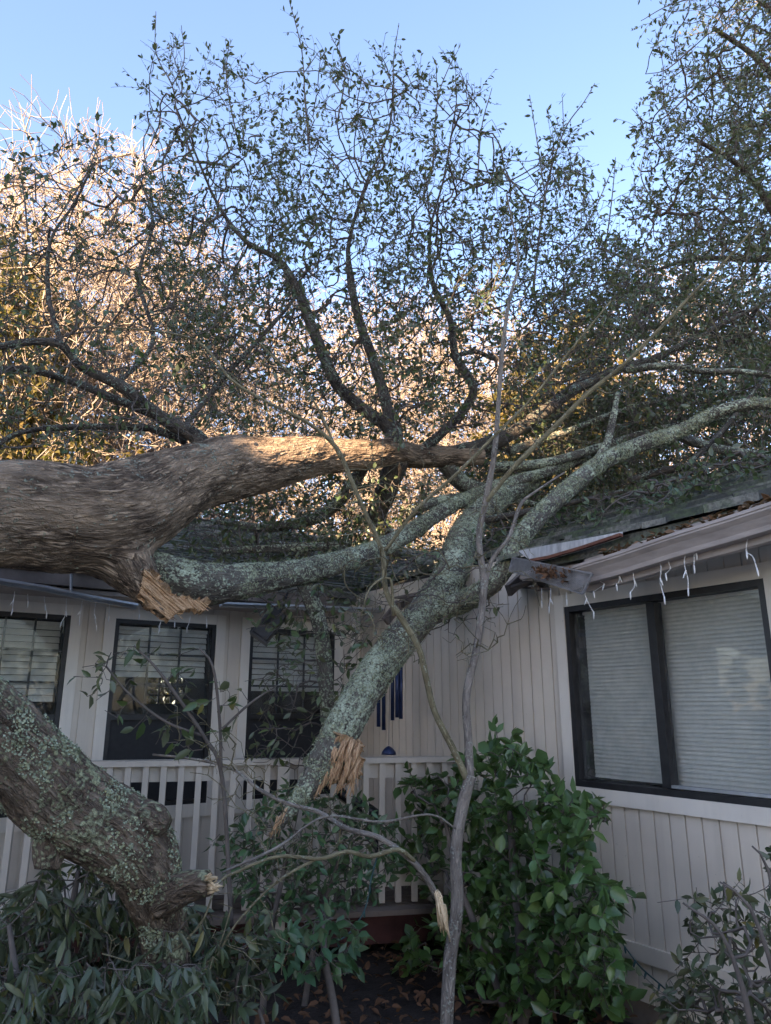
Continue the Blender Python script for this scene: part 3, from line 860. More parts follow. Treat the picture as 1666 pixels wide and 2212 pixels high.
def in_poly(px, py, poly):
    inside = np.zeros(len(px), bool); n = len(poly); j = n - 1
    for i in range(n):
        xi, yi = poly[i]; xj, yj = poly[j]
        c = ((yi > py) != (yj > py)) & (px < (xj - xi) * (py - yi) / (yj - yi + 1e-12) + xi)
        inside ^= c; j = i
    return inside
def scatter(poly, n, Yr, bias=None):
    """n points inside a solid whose outline from the viewpoint is poly and whose depth range is Yr"""
    P = np.array(poly); out = []
    while len(out) < n:
        px = rng.uniform(P[:, 0].min(), P[:, 0].max(), n); py = rng.uniform(P[:, 1].min(), P[:, 1].max(), n)
        m = in_poly(px, py, poly)
        for x, y in zip(px[m], py[m]):
            if bias is not None and rng.random() > bias(x, y): continue
            Y = rng.uniform(*(Yr(x, y) if callable(Yr) else Yr)); out.append(at(x, y, Y))
            if len(out) >= n: break
    return np.array(out)
def clear_of_house(p, gap=0.06):
    q = p - CORNER
    oL, oR = q @ LW.n, q @ RW.n
    ok = np.ones(len(p), bool)
    for i in range(len(p)):
        if p[i, 2] > 2.45:
            ok[i] = p[i, 2] > roof_z(p[i, 0], p[i, 1]) + gap
        else: ok[i] = oL[i] > gap and oR[i] > gap
    return ok

def lichen_flakes(o, n, thr, size, freq, parent, mat):
    """small raised curled flakes scattered over a bark mesh where lichen grows"""
    me = o.data; c = np.zeros(len(me.vertices) * 3, np.float32); me.vertices.foreach_get('co', c); c = c.reshape(-1, 3).astype(float)
    q = np.zeros(len(me.vertices) * 3, np.float32); me.vertices.foreach_get('normal', q); q = q.reshape(-1, 3).astype(float)
    i = rng.integers(0, len(c), n * 4)
    m = np.array([mnoise.noise(Vector(c[k] * freq)) + .5 * mnoise.noise(Vector(c[k] * freq * 2.7)) + .25 * q[k, 2] > thr for k in i])
    i = i[m][:n]; B = c[i] + rng.normal(0, .004, (len(i), 3)); nn = q[i]
    D = np.cross(nn, rng.normal(size=(len(i), 3))); D /= np.linalg.norm(D, axis=1)[:, None] + 1e-9
    D = D + nn * rng.uniform(.05, .7, len(i))[:, None]
    L = rng.uniform(*size, len(i))
    return link('lichen', leaf_mesh('lichen', B, D, nn + rng.normal(0, .35, (len(i), 3)), L, L * rng.uniform(.7, 1.2, len(i)), rng.random(len(i)), rng.uniform(-.3, .5, len(i)), simple=True), mat, parent)

# gaps in the crown through which the low sun reaches the trunk: (point, radius)
BEAMS = [(at(812, 975, 6.1), .06), (at(715, 985, 5.8), .16), (at(650, 995, 5.55), .13), (at(1165, 905, 6.9), .17)]
def in_gap(p, extra=.05):
    m = np.zeros(len(p), bool)
    for q, r in BEAMS[:3]:
        v = p - q; t = v @ SUN_DIR; m |= (np.linalg.norm(v - t[:, None] * SUN_DIR, axis=1) < r + extra) & (t > -.25)
    return m

# ================================================================== the fallen oak
oak = thing('fallen_oak', 'huge toppled oak lying across the house with furrowed trunk and leafy crown', 'tree')
trunk_spec = [(-420, 1150, 3.5, 140), (-200, 1128, 3.8, 130), (-40, 1110, 4.05, 118), (110, 1116, 4.3, 116), (195, 1120, 4.45, 113), (275, 1103, 4.65, 106), (345, 1066, 4.85, 93), (400, 1038, 5.0, 79), (450, 1024, 5.15, 73), (500, 1012, 5.3, 68),
              (600, 1000, 5.6, 56), (700, 985, 5.9, 41), (800, 981, 6.2, 31), (850, 976, 6.35, 29), (900, 985, 6.5, 25), (960, 985, 6.65, 22), (1040, 985, 6.8, 19)]
fork_spec = [(225, 1150, 4.58, 70), (262, 1205, 4.57, 62), (298, 1250, 4.56, 46), (328, 1290, 4.55, 28), (355, 1331, 4.53, 8)]
TR, _ = limb('trunk', trunk_spec, M['oak_bark'], oak, 280, 0.0095, 0.0105, 3.0, lump=0.10, freq=13.0, stretch=.26, plates=True, bulge=limb_pts(fork_spec, .03))
# torn fork hanging under the trunk
FK, _ = limb('fork_stub', fork_spec, M['oak_bark'], oak, 140, 0.0095, 0.0105, 9.0, lump=0.10, freq=13.0, stretch=.26, plates=True)
boughs = []
def bough(spec, r=10, amp=0.005, mat='bough_bark', name='bough', lump=.08):
    spec = [(a, b, c, d * (.70 if b < 600 else .84 if b < 960 else .95)) for a, b, c, d in spec]
    P, o = limb(name, spec, M[mat], oak, r, amp, 0.04, lump=lump); boughs.append(P); return P
low_spec = [(318, 1212, 4.86, 26), (345, 1230, 4.84, 40), (395, 1253, 4.86, 46), (450, 1263, 4.93, 46), (500, 1258, 5.02, 40), (560, 1249, 5.15, 34), (650, 1236, 5.38, 28), (750, 1210, 5.7, 24), (820, 1185, 5.9, 21), (890, 1148, 6.1, 18), (960, 1102, 6.3, 16), (1060, 1055, 6.6, 13), (1180, 1020, 6.9, 11), (1260, 990, 7.1, 9)]
P = limb_pts(low_spec, 0.025)
lo = link('bough', tube_mesh('bough', P, 64, 0.008, seed=21, lump=.08, freq=14, plates=True), M['lichen_bark'], oak, True); lichen_flakes(lo, 14000, .02, (.005, .014), 7, oak, M['lichen']); boughs.append(P)
bough([(845, 985, 6.35, 24), (848, 930, 6.4, 22), (800, 895, 6.45, 16), (735, 840, 6.5, 15), (700, 770, 6.5, 14), (668, 690, 6.5, 13), (640, 620, 6.45, 12), (600, 560, 6.4, 9), (530, 520, 6.35, 7), (470, 440, 6.3, 4), (430, 350, 6.2, 2.6), (380, 230, 6.1, 1.6)])
bough([(850, 945, 6.4, 18), (832, 860, 6.5, 14), (800, 760, 6.6, 12), (775, 690, 6.7, 11), (757, 600, 6.8, 9), (755, 520, 6.8, 6), (790, 400, 6.8, 3.6), (840, 280, 6.8, 2.4), (852, 160, 6.8, 1.4)])
bough([(900, 985, 6.5, 16), (950, 940, 6.55, 12), (1003, 885, 6.6, 11), (1022, 835, 6.6, 11), (985, 770, 6.65, 10), (972, 690, 6.7, 8), (935, 610, 6.7, 6), (930, 500, 6.7, 4), (960, 380, 6.7, 2.6), (985, 230, 6.7, 1.5)])
bough([(985, 768, 6.65, 6), (1030, 760, 6.8, 5.5), (1075, 775, 7.0, 5), (1130, 740, 7.2, 4)])
bough([(980, 985, 6.7, 22), (1080, 950, 6.9, 18), (1160, 900, 7.05, 16), (1235, 845, 7.2, 14), (1330, 800, 7.4, 11), (1420, 772, 7.6, 9), (1520, 720, 7.8, 6), (1640, 660, 8.0, 4)], 14, .008)
bough([(1240, 840, 7.2, 8), (1300, 770, 7.5, 6), (1390, 700, 7.8, 5), (1420, 600, 8.0, 4)])
bough([(1350, 800, 7.1, 9), (1440, 790, 6.8, 9), (1520, 802, 6.6, 8), (1600, 803, 6.4, 7), (1700, 815, 6.2, 6)], 10, .005, 'lichen_bark')
# left boughs from the top of the trunk
bough([(455, 985, 5.15, 20), (425, 945, 5.2, 20), (370, 915, 5.1, 17), (320, 880, 5.0, 15), (255, 830, 4.9, 14), (180, 795, 4.8, 11), (130, 745, 4.7, 10), (70, 738, 4.6, 9), (-20, 752, 4.5, 8)], 14, .007)
bough([(415, 940, 5.2, 12), (330, 895, 5.25, 11), (240, 858, 5.2, 10), (150, 822, 5.1, 9), (60, 798, 5.0, 8), (-30, 800, 4.9, 7)], 12, .006)
bough([(400, 955, 5.3, 9), (320, 925, 5.3, 9), (200, 922, 5.2, 8), (110, 925, 5.1, 7), (30, 940, 5.0, 6), (-40, 990, 4.9, 5)])
bough([(135, 748, 4.7, 6), (105, 640, 4.8, 5.5), (110, 520, 4.9, 4), (160, 440, 4.9, 3), (205, 350, 4.9, 1.6)])
bough([(255, 830, 4.95, 6), (330, 735, 5.2, 5), (300, 600, 5.4, 4.5), (330, 480, 5.5, 3.5), (300, 380, 5.6, 2)])
bough([(395, 925, 5.2, 7), (480, 820, 5.7, 6), (590, 700, 6.0, 5), (640, 640, 6.2, 4)])
# under the hub, into the pile on the roof
bough([(860, 990, 6.4, 26), (835, 1060, 6.6, 24), (815, 1120, 6.8, 22), (840, 1170, 7.0, 18)], 14, .008)
bough([(790, 1000, 6.3, 14), (750, 1060, 6.5, 15), (700, 1110, 6.7, 14), (640, 1130, 6.9, 12), (560, 1140, 7.0, 10), (470, 1125, 7.0, 7)], 12, .006, 'lichen_bark')
bough([(960, 1000, 6.7, 20), (1010, 1050, 6.9, 18), (1100, 1060, 7.1, 15), (1200, 1010, 7.3, 12), (1330, 975, 7.5, 9)], 12, .006, 'lichen_bark')
bough([(1060, 1010, 6.9, 12), (1180, 1000, 6.9, 11), (1300, 965, 7.0, 9), (1430, 925, 7.1, 7), (1600, 900, 7.2, 5)], 10, .005, 'lichen_bark')
bough([(1100, 975, 7.0, 10), (1230, 930, 7.1, 8), (1370, 880, 7.2, 7), (1520, 850, 7.2, 5), (1690, 850, 7.2, 4)], 10, .005, 'lichen_bark')
bough([(1010, 1130, 6.2, 9), (1120, 1110, 6.2, 8), (1240, 1085, 6.1, 6), (1350, 1060, 6.1, 4)], 10, .004, 'bough_bark')
bough([(880, 1110, 6.6, 12), (960, 1080, 6.7, 11), (1060, 1075, 6.8, 9), (1160, 1090, 6.8, 6)], 10, .004, 'lichen_bark')
bough([(480, 1190, 6.0, 8), (600, 1185, 6.2, 9), (740, 1180, 6.4, 10), (860, 1195, 6.5, 9)], 10, .005, 'lichen_bark')
bough([(1480, 1010, 6.0, 6), (1560, 930, 6.2, 6), (1640, 830, 6.4, 4), (1690, 760, 6.5, 3)], 8, .004, 'bough_bark')
# the propping bough that comes down in front of the third window
prop_spec = [(640, 1225, 5.45, 16.2), (665, 1280, 5.5, 17.1), (688, 1340, 5.55, 18.0), (700, 1420, 5.6, 17.1), (706, 1500, 5.6, 16.2), (708, 1580, 5.6, 14.4), (700, 1660, 5.6, 12.6)]
bough(prop_spec, 18, .006, 'lichen_bark')
SK = np.vstack(boughs + [TR[420::3]])

C1 = [(300, 330), (310, 150), (355, 60), (440, 95), (520, 110), (600, 120), (640, 40), (690, 110), (800, 120), (860, 60), (900, 150), (985, 110), (1060, 210), (1090, 330), (1140, 430), (1180, 300), (1240, 250), (1260, 380),
      (1310, 480), (1400, 560), (1380, 760), (1180, 880), (930, 950), (600, 950), (440, 900), (330, 640)]
dens1 = lambda x, y: min(1.0, 0.10 + max(0, (y - 120)) / 470.0)
A1 = scatter(C1, 3600, (5.3, 8.2), dens1)
C2 = [(-60, 420), (60, 300), (190, 260), (270, 400), (330, 350), (380, 520), (480, 640), (560, 800), (440, 935), (200, 960), (-60, 970)]
A2 = scatter(C2, 850, (4.3, 6.4), lambda x, y: min(1.0, 0.2 + max(0, (y - 300)) / 450.0))
C4 = [(380, 1090), (520, 1075), (700, 1030), (860, 1010), (930, 1060), (900, 1230), (700, 1215), (480, 1220), (380, 1180)]
A4 = scatter(C4, 800, (6.0, 7.3))
C5 = [(1150, 640), (1330, 560), (1480, 640), (1680, 620), (1720, 900), (1340, 930), (1120, 900)]
A5 = scatter(C5, 1300, (7.35, 9.2))
def on_roof(poly, n, lift):
    out = []
    P = np.array(poly)
    while len(out) < n:
        x = rng.uniform(P[:, 0].min(), P[:, 0].max()); y = rng.uniform(P[:, 1].min(), P[:, 1].max())
        if not in_poly(np.array([x]), np.array([y]), poly)[0]: continue
        d = ray(x, y); t = 3.4
        while t < 12:
            q = CAM + d * t
            if roof_z(q[0], q[1]) > q[2]: break
            t += 0.04
        q = CAM + d * (t - rng.random() ** 1.3 * lift)
        if q[2] > roof_z(q[0], q[1]) + 0.02: out.append(q)
    return np.array(out)
C3 = [(900, 1030), (1130, 930), (1400, 860), (1720, 840), (1720, 1010), (1560, 1030), (1380, 1080), (1220, 1130), (1130, 1120), (900, 1090)]
C3b = [(540, 1190), (700, 1170), (850, 1180), (860, 1225), (700, 1260), (540, 1262)]
def roof_litter(n):
    out = []
    while len(out) < n:
        u = rng.uniform(.6, 5.2); o = -rng.random() ** .8 * 1.6 + .1
        if rng.random() > .35 + .8 * mnoise.noise(Vector((u * 1.6, o * 1.6, 2))): continue
        out.append(RW.p(u, EAVE + (OV - o) * SLOPE + rng.uniform(.04, .22), o))
    return np.array(out)
A3 = np.vstack([roof_litter(420), on_roof(C3, 1700, 1.3), on_roof(C3b, 260, .5)])
C6 = [(1000, 1010), (1200, 880), (1440, 790), (1720, 740), (1720, 1015), (1560, 1030), (1380, 1080), (1200, 1150), (1080, 1180)]
A6 = scatter(C6, 2600, lambda x, y: (6.5, 8.0) if x > 1350 else (7.0, 8.2))
def sprays(pos, par, sel, n, L, seg, grav=0.0):
    """short side shoots"""
    P = [pos]; Q = [par]; base = len(pos)
    for i in sel:
        ax = pos[i] - pos[par[i]]; ax /= np.linalg.norm(ax) + 1e-9
        for _ in range(n):
            d = ax * 0.55 + rng.normal(0, .5, 3) + np.array([0, 0, grav]); d /= np.linalg.norm(d)
            l = rng.uniform(*L); k = max(2, int(l / seg)); last = i; p = pos[i]
            for s in range(k):
                d = d + rng.normal(0, .14, 3); d /= np.linalg.norm(d)
                p = p + d * l / k; P.append(p[None]); Q.append(np.array([last])); last = base; base += 1
    return np.vstack(P), np.concatenate(Q)
nl = 0
for A, fspray, per, prob in ((A1, .65, 2, .82), (A2, .65, 2, .42), (A4, .4, 3, .8), (A5, .5, 3, .85), (A3, .5, 3, .75), (A6, .5, 3, .7)):
    A = A[clear_of_house(A) & ~in_gap(A, .2)]
    pos, par = grow(SK, A, 0.10, 0.22, 0.12)
    r_, cnt = twig_radii(pos, par, 0.0022, 0.03, 0.45)
    tips = np.nonzero((par >= 0) & (cnt <= 1))[0]
    pos, par = sprays(pos, par, tips[rng.random(len(tips)) < fspray], 2, (0.12, 0.34), 0.07, 0.03)
    r_, cnt = twig_radii(pos, par, 0.0020, 0.03, 0.42)
    link('twigs', twig_mesh('twigs', pos, par, r_, 4), M['twig_bark'], oak, True)
    LB = leaves_on(pos, par, cnt, per, (0.036, 0.068), 0.5, 2, 0.8, -0.08, 0.5, prob)
    okl = clear_of_house(LB[0], 0.0) & ~in_gap(LB[0] + LB[1] * .03)
    clump = np.array([mnoise.noise(Vector(b * 1.7)) + .6 * mnoise.noise(Vector(b * 4.1)) for b in LB[0]])
    okl &= clump + rng.uniform(-.55, .55, len(okl)) > -.22
    LB = tuple(q[okl] for q in LB); nl += len(LB[0])
    link('foliage', leaf_mesh('foliage', *LB), M['oak_leaf'], oak)
print('oak leaves', nl)

# long single shoots standing out of the crown
shoots = [[(430, 380, 6.2, 2), (385, 250, 6.1, 1.8), (372, 185, 6.1, 1.5), (338, 115, 6.1, 1.1), (337, 25, 6.1, .7)], [(372, 185, 6.1, 1.3), (398, 130, 6.1, 1.1), (392, 55, 6.1, .7)], [(385, 250, 6.1, 1.3), (330, 200, 6.0, 1.0), (305, 180, 6.0, .7)],
          [(670, 330, 6.5, 2), (660, 230, 6.5, 1.6), (652, 110, 6.5, 1.2), (625, 0, 6.5, .8)], [(655, 160, 6.5, 1.1), (690, 110, 6.5, .7)], [(520, 330, 6.4, 2), (490, 180, 6.4, 1.3), (495, 90, 6.4, .7)], [(852, 260, 6.8, 2), (850, 140, 6.8, 1.3), (862, 50, 6.8, .7)],
          [(730, 260, 6.6, 1.8), (745, 150, 6.6, 1.2), (712, 70, 6.6, .7)], [(935, 360, 6.7, 2), (945, 220, 6.7, 1.5), (968, 150, 6.7, 1.0), (990, 108, 6.7, .7)], [(945, 220, 6.7, 1.2), (942, 130, 6.7, .7)], [(1030, 420, 6.8, 2), (1040, 280, 6.8, 1.3), (1063, 190, 6.8, .7)],
          [(1150, 640, 7.0, 3), (1178, 420, 7.0, 2.2), (1218, 285, 7.0, 1.6), (1262, 220, 7.0, 1.0), (1285, 180, 7.0, .7)], [(1180, 440, 7.0, 1.7), (1158, 290, 7.0, 1.1), (1144, 205, 7.0, .7)], [(1218, 285, 7.0, 1.0), (1215, 210, 7.0, .7)], [(1180, 430, 7.0, 1.3), (1110, 330, 6.9, .7)], [(1305, 560, 7.4, 2), (1322, 430, 7.4, 1.3), (1330, 340, 7.4, .7)],
          [(1200, 560, 7.2, 2), (1270, 480, 7.2, 1.4), (1330, 350, 7.3, .7)], [(120, 480, 4.9, 2), (190, 370, 4.9, 1.5), (215, 290, 4.9, 1.0), (205, 250, 4.9, .7)], [(190, 370, 4.9, 1.3), (150, 310, 4.9, .9), (130, 260, 4.9, .6)], [(60, 500, 4.7, 2), (45, 380, 4.7, 1.3), (10, 300, 4.7, .7)]]
SB = []
for sp in shoots:
    P = limb_pts(sp, .05); link('shoot', tube_mesh('shoot', P, 5, 0), M['twig_bark'], oak, True)
    pr = np.arange(len(P)) - 1; cn = np.ones(len(P)); ps, pr = sprays(P[:, :3], pr, [i for i in range(2, len(P)) if rng.random() < .3], 1, (.07, .2), .05, .04)
    rr_, cn = twig_radii(ps, pr, .0013, .004); k = pr.copy(); k[:len(P)] = -1
    if (k >= 0).any(): link('twigs', twig_mesh('twigs', ps, k, rr_, 3), M['twig_bark'], oak)
    SB.append(leaves_on(ps, pr, np.ones(len(ps)), 1, (.04, .075), .45, 2, .9, .0, .3, .55))
link('foliage', leaf_mesh('foliage', *[np.concatenate(q) for q in zip(*SB)]), M['oak_leaf'], oak)

# torn wood on the fork stub
def splinters(name, base_pts, d, n, L, W, mat, parent, spread=0.15, up=(0, 0, 1)):
    V, Q, FT = [], [], []
    d = np.asarray(d, float); d /= np.linalg.norm(d)
    for i in range(n):
        b = base_pts[rng.integers(len(base_pts))] + rng.normal(0, 0.006, 3)
        e = d + rng.normal(0, spread, 3); e /= np.linalg.norm(e)
        l = rng.uniform(*L); wd = rng.uniform(*W); th = wd * rng.uniform(.3, .7)
        x = np.cross(e, rng.normal(size=3)); x /= np.linalg.norm(x); y = np.cross(e, x)
        k = len(V); bend = rng.normal(0, .05, 3) * l
        for s, sc in ((-0.35, 1), (0.35, .9), (0.75, .55), (1.0, .3)):
            c = b + e * l * s + bend * s * s
            for sx, sy in ((-1, -1), (1, -1), (1, 1), (-1, 1)):
                V.append(c + x * sx * wd * .5 * sc + y * sy * th * .5 * sc); Q.append((sx * wd * .5 + i * .13, sy * th * .5 + i * .07, l * s))
        for s in range(3):
            for j in range(4):
                FT.append((k + s * 4 + j, k + s * 4 + (j + 1) % 4, k + s * 4 + 4 + (j + 1) % 4, k + s * 4 + 4 + j))
        FT.append((k + 12, k + 13, k + 14, k + 15)); FT.append((k + 3, k + 2, k + 1, k))
    return link(name, np_mesh(name, V, [np.array(FT)], {'rest': ('FLOAT_VECTOR', np.array(Q))}), mat, parent)

def torn_face(name, outline, depth_fn, mat, parent, jag=0.03, grain=(1, 0), n=46):
    """a ragged slab of torn wood: outline in picture pixels, depth from depth_fn, thickness behind it"""
    P = np.array(outline, float); x0, y0 = P.min(0); x1, y1 = P.max(0)
    V, Q, idx = [], [], {}
    g = np.array(grain, float); g /= np.linalg.norm(g); h = np.array([-g[1], g[0]])
    for j in range(n + 1):
        for i in range(n + 1):
            x = x0 + (x1 - x0) * i / n; y = y0 + (y1 - y0) * j / n
            a = (x * g[0] + y * g[1]) / 100; b = (x * h[0] + y * h[1]) / 100
            f = mnoise.noise(Vector((a * 1.2, b * 9, 1))) * .6 + mnoise.noise(Vector((a * 3, b * 30, 5))) * .4 + mnoise.noise(Vector((a * 5, b * 70, 9))) * .22
            Y = depth_fn(x, y) + jag * f
            p = at(x, y, Y); V.append(p); Q.append((a * .3, b * .3 , f * .2))
    Fq = []
    for j in range(n):
        for i in range(n):
            xc = x0 + (x1 - x0) * (i + .5) / n; yc = y0 + (y1 - y0) * (j + .5) / n
            if in_poly(np.array([xc]), np.array([yc]), outline)[0]:
                k = j * (n + 1) + i; Fq.append((k, k + n + 1, k + n + 2, k + 1))
    V = np.array(V); me = np_mesh(name, V, [np.array(Fq)], {'rest': ('FLOAT_VECTOR', np.array(Q)[:, [1, 2, 0]])})
    o = link(name, me, mat, parent)
    md = o.modifiers.new('thick', 'SOLIDIFY'); md.thickness = 0.05; md.offset = -1
    return o
torn_face('torn_wood', [(312, 1229), (325, 1236), (345, 1264), (370, 1287), (400, 1293), (435, 1299), (450, 1306), (440, 1320), (415, 1312), (385, 1320), (365, 1339), (338, 1318), (318, 1298), (303, 1284), (307, 1256)],
          lambda x, y: 4.44 + (x - 310) * 0.0014, M['raw_wood'], oak, 0.035, (0.75, 0.65), 130)
splinters('torn_wood', [at(x, y, 4.47 + (x - 310) * .0014) for x, y in ((345, 1318), (362, 1330), (378, 1322), (395, 1310), (420, 1306), (436, 1308), (330, 1306))], at(430, 1335, 4.5) - at(360, 1290, 4.45), 60, (.02, .07), (.003, .010), M['raw_wood'], oak, .22)

# ================================================================== the broken limb leaning from the roof
blimb = thing('broken_limb', 'thick lichen covered limb snapped at its splintered lower end and leaning on the roof', 'limb')
bl_spec = [(604, 1788, 4.66, 7), (622, 1762, 4.68, 12), (648, 1725, 4.72, 18), (676, 1685, 4.77, 27), (706, 1640, 4.83, 37), (742, 1568, 4.93, 40), (790, 1485, 5.1, 38), (838, 1415, 5.3, 37), (888, 1358, 5.5, 37), (945, 1290, 5.7, 38), (982, 1225, 5.9, 36), (1005, 1160, 6.15, 34), (1040, 1110, 6.4, 30), (1090, 1070, 6.7, 25), (1150, 1035, 7.0, 20)]
P = limb_pts(bl_spec, 0.02); BL = P
lo = link('limb', tube_mesh('limb', P, 90, 0.010, seed=31, lump=.09, freq=14, plates=True), M['lichen_bark'], blimb, True)
lichen_flakes(lo, 22000, -.02, (.005, .015), 7, blimb, M['lichen'])
br_spec = [(935, 1322, 5.62, 27), (985, 1305, 5.42, 24), (1040, 1278, 5.18, 21), (1085, 1235, 5.03, 21), (1112, 1180, 5.03, 20), (1160, 1120, 5.13, 20), (1230, 1055, 5.34, 19), (1300, 1000, 5.52, 18), (1380, 962, 5.63, 16), (1460, 935, 5.65, 15), (1540, 895, 5.6, 14), (1610, 874, 5.5, 12.5), (1700, 872, 5.4, 11)]
P2 = limb_pts(br_spec, 0.022)
lo = link('branch', tube_mesh('branch', P2, 54, 0.007, seed=41, lump=.1, freq=14, plates=True), M['lichen_bark'], blimb, True)
lichen_flakes(lo, 16000, -.02, (.005, .014), 7, blimb, M['lichen'])
P3, _ = limb('branch', [(1450, 935, 5.9, 10), (1510, 958, 6.1, 10), (1580, 975, 6.3, 9), (1680, 985, 6.5, 8)], M['lichen_bark'], blimb, 14, .006)
P4, _ = limb('branch', [(1280, 1010, 5.9, 9), (1310, 960, 6.0, 8), (1325, 900, 6.1, 7), (1335, 850, 6.2, 5)], M['lichen_bark'], blimb, 12, .005)
P5, _ = limb('branch', [(1360, 1040, 6.3, 8), (1420, 1020, 6.2, 8), (1520, 1005, 6.1, 7), (1680, 1000, 6.0, 6)], M['bough_bark'], blimb, 12, .005)
Ab = np.vstack([on_roof([(1180, 1100), (1330, 950), (1700, 830), (1700, 1000), (1400, 1080)], 170, 1.3),
                scatter([(1280, 960), (1500, 800), (1700, 760), (1700, 960), (1400, 1000)], 90, (5.9, 6.9))])
bp, bq = grow(np.vstack([P2[120:], P3, P4, P5]), Ab, 0.09, .25, .25)
bp, bq = sprays(bp, bq, [i for i in range(len(bq)) if bq[i] >= 0 and rng.random() < .06], 1, (.1, .3), .07)
br_, bc = twig_radii(bp, bq, 0.0022, 0.015)
link('twigs', twig_mesh('twigs', bp, bq, br_, 4), M['twig_bark'], blimb, True)
LB = leaves_on(bp, bq, bc, 1, (0.06, 0.10), 0.42, 2, .8, -.1, .5, .6)
link('foliage', leaf_mesh('foliage', *LB), M['oak_leaf'], blimb)
# bare snapped twigs and a few leaves round the crushed corner
Ac = scatter([(740, 1170), (1090, 1190), (1130, 1300), (1080, 1350), (900, 1400), (760, 1400)], 210, (5.1, 6.3)); Ac = Ac[clear_of_house(Ac, .03)]
cp_, cq_ = grow(np.vstack([BL[120:320:4], P2[40:110:3]]), Ac, .08, .3, .3)
cp_, cq_ = sprays(cp_, cq_, [i for i in range(len(cq_)) if cq_[i] >= 0 and rng.random() < .1], 1, (.08, .25), .05)
cr_, cc_ = twig_radii(cp_, cq_, .0018, .008)
link('twigs', twig_mesh('twigs', cp_, cq_, cr_, 4), M['twig_bark'], blimb, True)
LB = leaves_on(cp_, cq_, cc_, 1, (.04, .075), .45, 2, .8, -.3, .4, .22); k = clear_of_house(LB[0], .02); LB = tuple(x[k] for x in LB)
link('foliage', leaf_mesh('foliage', *LB), M['oak_leaf'], blimb)
# splintered end
ctr = [at(x, y, 4.74) for x, y in ((722, 1625), (740, 1615), (758, 1612), (770, 1625), (735, 1645), (755, 1645), (770, 1655), (722, 1660), (745, 1670), (706, 1665), (765, 1678), (695, 1680))]
splinters('torn_wood', ctr, at(712, 1710, 4.7) - at(742, 1610, 4.8), 70, (0.03, 0.10), (0.012, 0.028), M['raw_wood'], blimb, 0.10)
splinters('torn_wood', ctr, at(708, 1715, 4.7) - at(742, 1610, 4.8), 240, (0.04, 0.14), (0.003, 0.010), M['raw_wood'], blimb, 0.13)
torn_face('torn_wood', [(716, 1600), (735, 1588), (752, 1592), (772, 1600), (780, 1640), (772, 1675), (762, 1690), (740, 1680), (722, 1690), (700, 1692), (690, 1680), (702, 1640)],
          lambda x, y: 4.76 + abs(x - 735) * 0.0010, M['raw_wood'], blimb, 0.05, (-0.40, 0.92), 70)
splinters('torn_wood', [at(x, y, 4.66) for x, y in ((616, 1758), (608, 1768), (600, 1778), (612, 1772))], at(592, 1805, 4.68) - at(622, 1745, 4.7), 60, (.04, .10), (.004, .012), M['raw_wood'], blimb, .1)

# ================================================================== the leaning lichen trunk at lower left
stump = thing('leaning_tree', 'leaning lichen covered oak trunk rising from the dark bush at lower left', 'tree trunk')
st_spec = [(-330, 1300, 2.7, 76), (-180, 1430, 2.85, 80), (-60, 1535, 3.0, 84), (30, 1620, 3.12, 85), (110, 1700, 3.25, 84), (190, 1760, 3.35, 84), (262, 1808, 3.42, 82), (312, 1865, 3.5, 74), (335, 1925, 3.55, 62), (350, 2000, 3.6, 50), (362, 2080, 3.6, 48), (372, 2180, 3.6, 52), (380, 2300, 3.6, 62), (385, 2420, 3.6, 84)]
P = limb_pts(st_spec, 0.018)
link('trunk', tube_mesh('trunk', P, 150, 0.014, seed=61, lump=.14, freq=11, plates=True), M['stump_bark'], stump, True)
lichen_flakes(bpy.data.objects[stump.children[0].name], 26000, .06, (.004, .013), 6, stump, M['lichen'])
limb('knot', [(290, 1775, 3.42, 48), (332, 1772, 3.38, 34), (358, 1782, 3.36, 16)], M['stump_bark'], stump, 40, .012, .012, lump=.15)
limb('branch_stub', [(350, 1935, 3.5, 44), (405, 1915, 3.44, 30), (450, 1908, 3.4, 22)], M['stump_bark'], stump, 40, .008, .014, lump=.1)
limb('branch_stub', [(120, 1770, 3.3, 40), (112, 1830, 3.28, 34), (102, 1878, 3.26, 24)], M['stump_bark'], stump, 36, .012, .014, lump=.15)
splinters('torn_wood', [at(x, y, 3.385) for x, y in ((448, 1895), (456, 1905), (452, 1918), (460, 1915), (455, 1930))], at(475, 1912, 3.35) - at(440, 1915, 3.4), 40, (.02, .05), (.006, .016), M['pale_wood'], stump, .25)

# ================================================================== the young bare tree in front
young = thing('young_tree', 'slender grey bare young tree with forked stem in front of the camellia', 'tree')
y_main = [(955, 2420, 4.0, 17.68), (965, 2212, 4.05, 14.96), (972, 2080, 4.08, 14.28), (988, 1960, 4.1, 13.6), (985, 1840, 4.12, 12.92), (1000, 1740, 4.15, 12.24), (1017, 1675, 4.15, 12.24)]
limb('trunk', y_main, M['young_bark'], young, 28, .003, .02, furrow=False, lump=.1)
yA = [(1012, 1690, 4.15, 8.06), (980, 1620, 4.15, 7.44), (940, 1540, 4.15, 6.82), (922, 1470, 4.15, 6.82), (905, 1400, 4.15, 6.82), (870, 1340, 4.15, 6.82), (835, 1280, 4.15, 6.2), (825, 1190, 4.15, 5.58), (790, 1110, 4.15, 4.96), (760, 1040, 4.1, 4.96), (725, 965, 4.1, 4.96), (660, 910, 4.0, 3.72), (580, 870, 3.95, 3.1), (500, 820, 3.9, 3.1), (430, 740, 3.9, 2.48), (330, 715, 3.85, 1.86), (180, 705, 3.8, 1.55)]
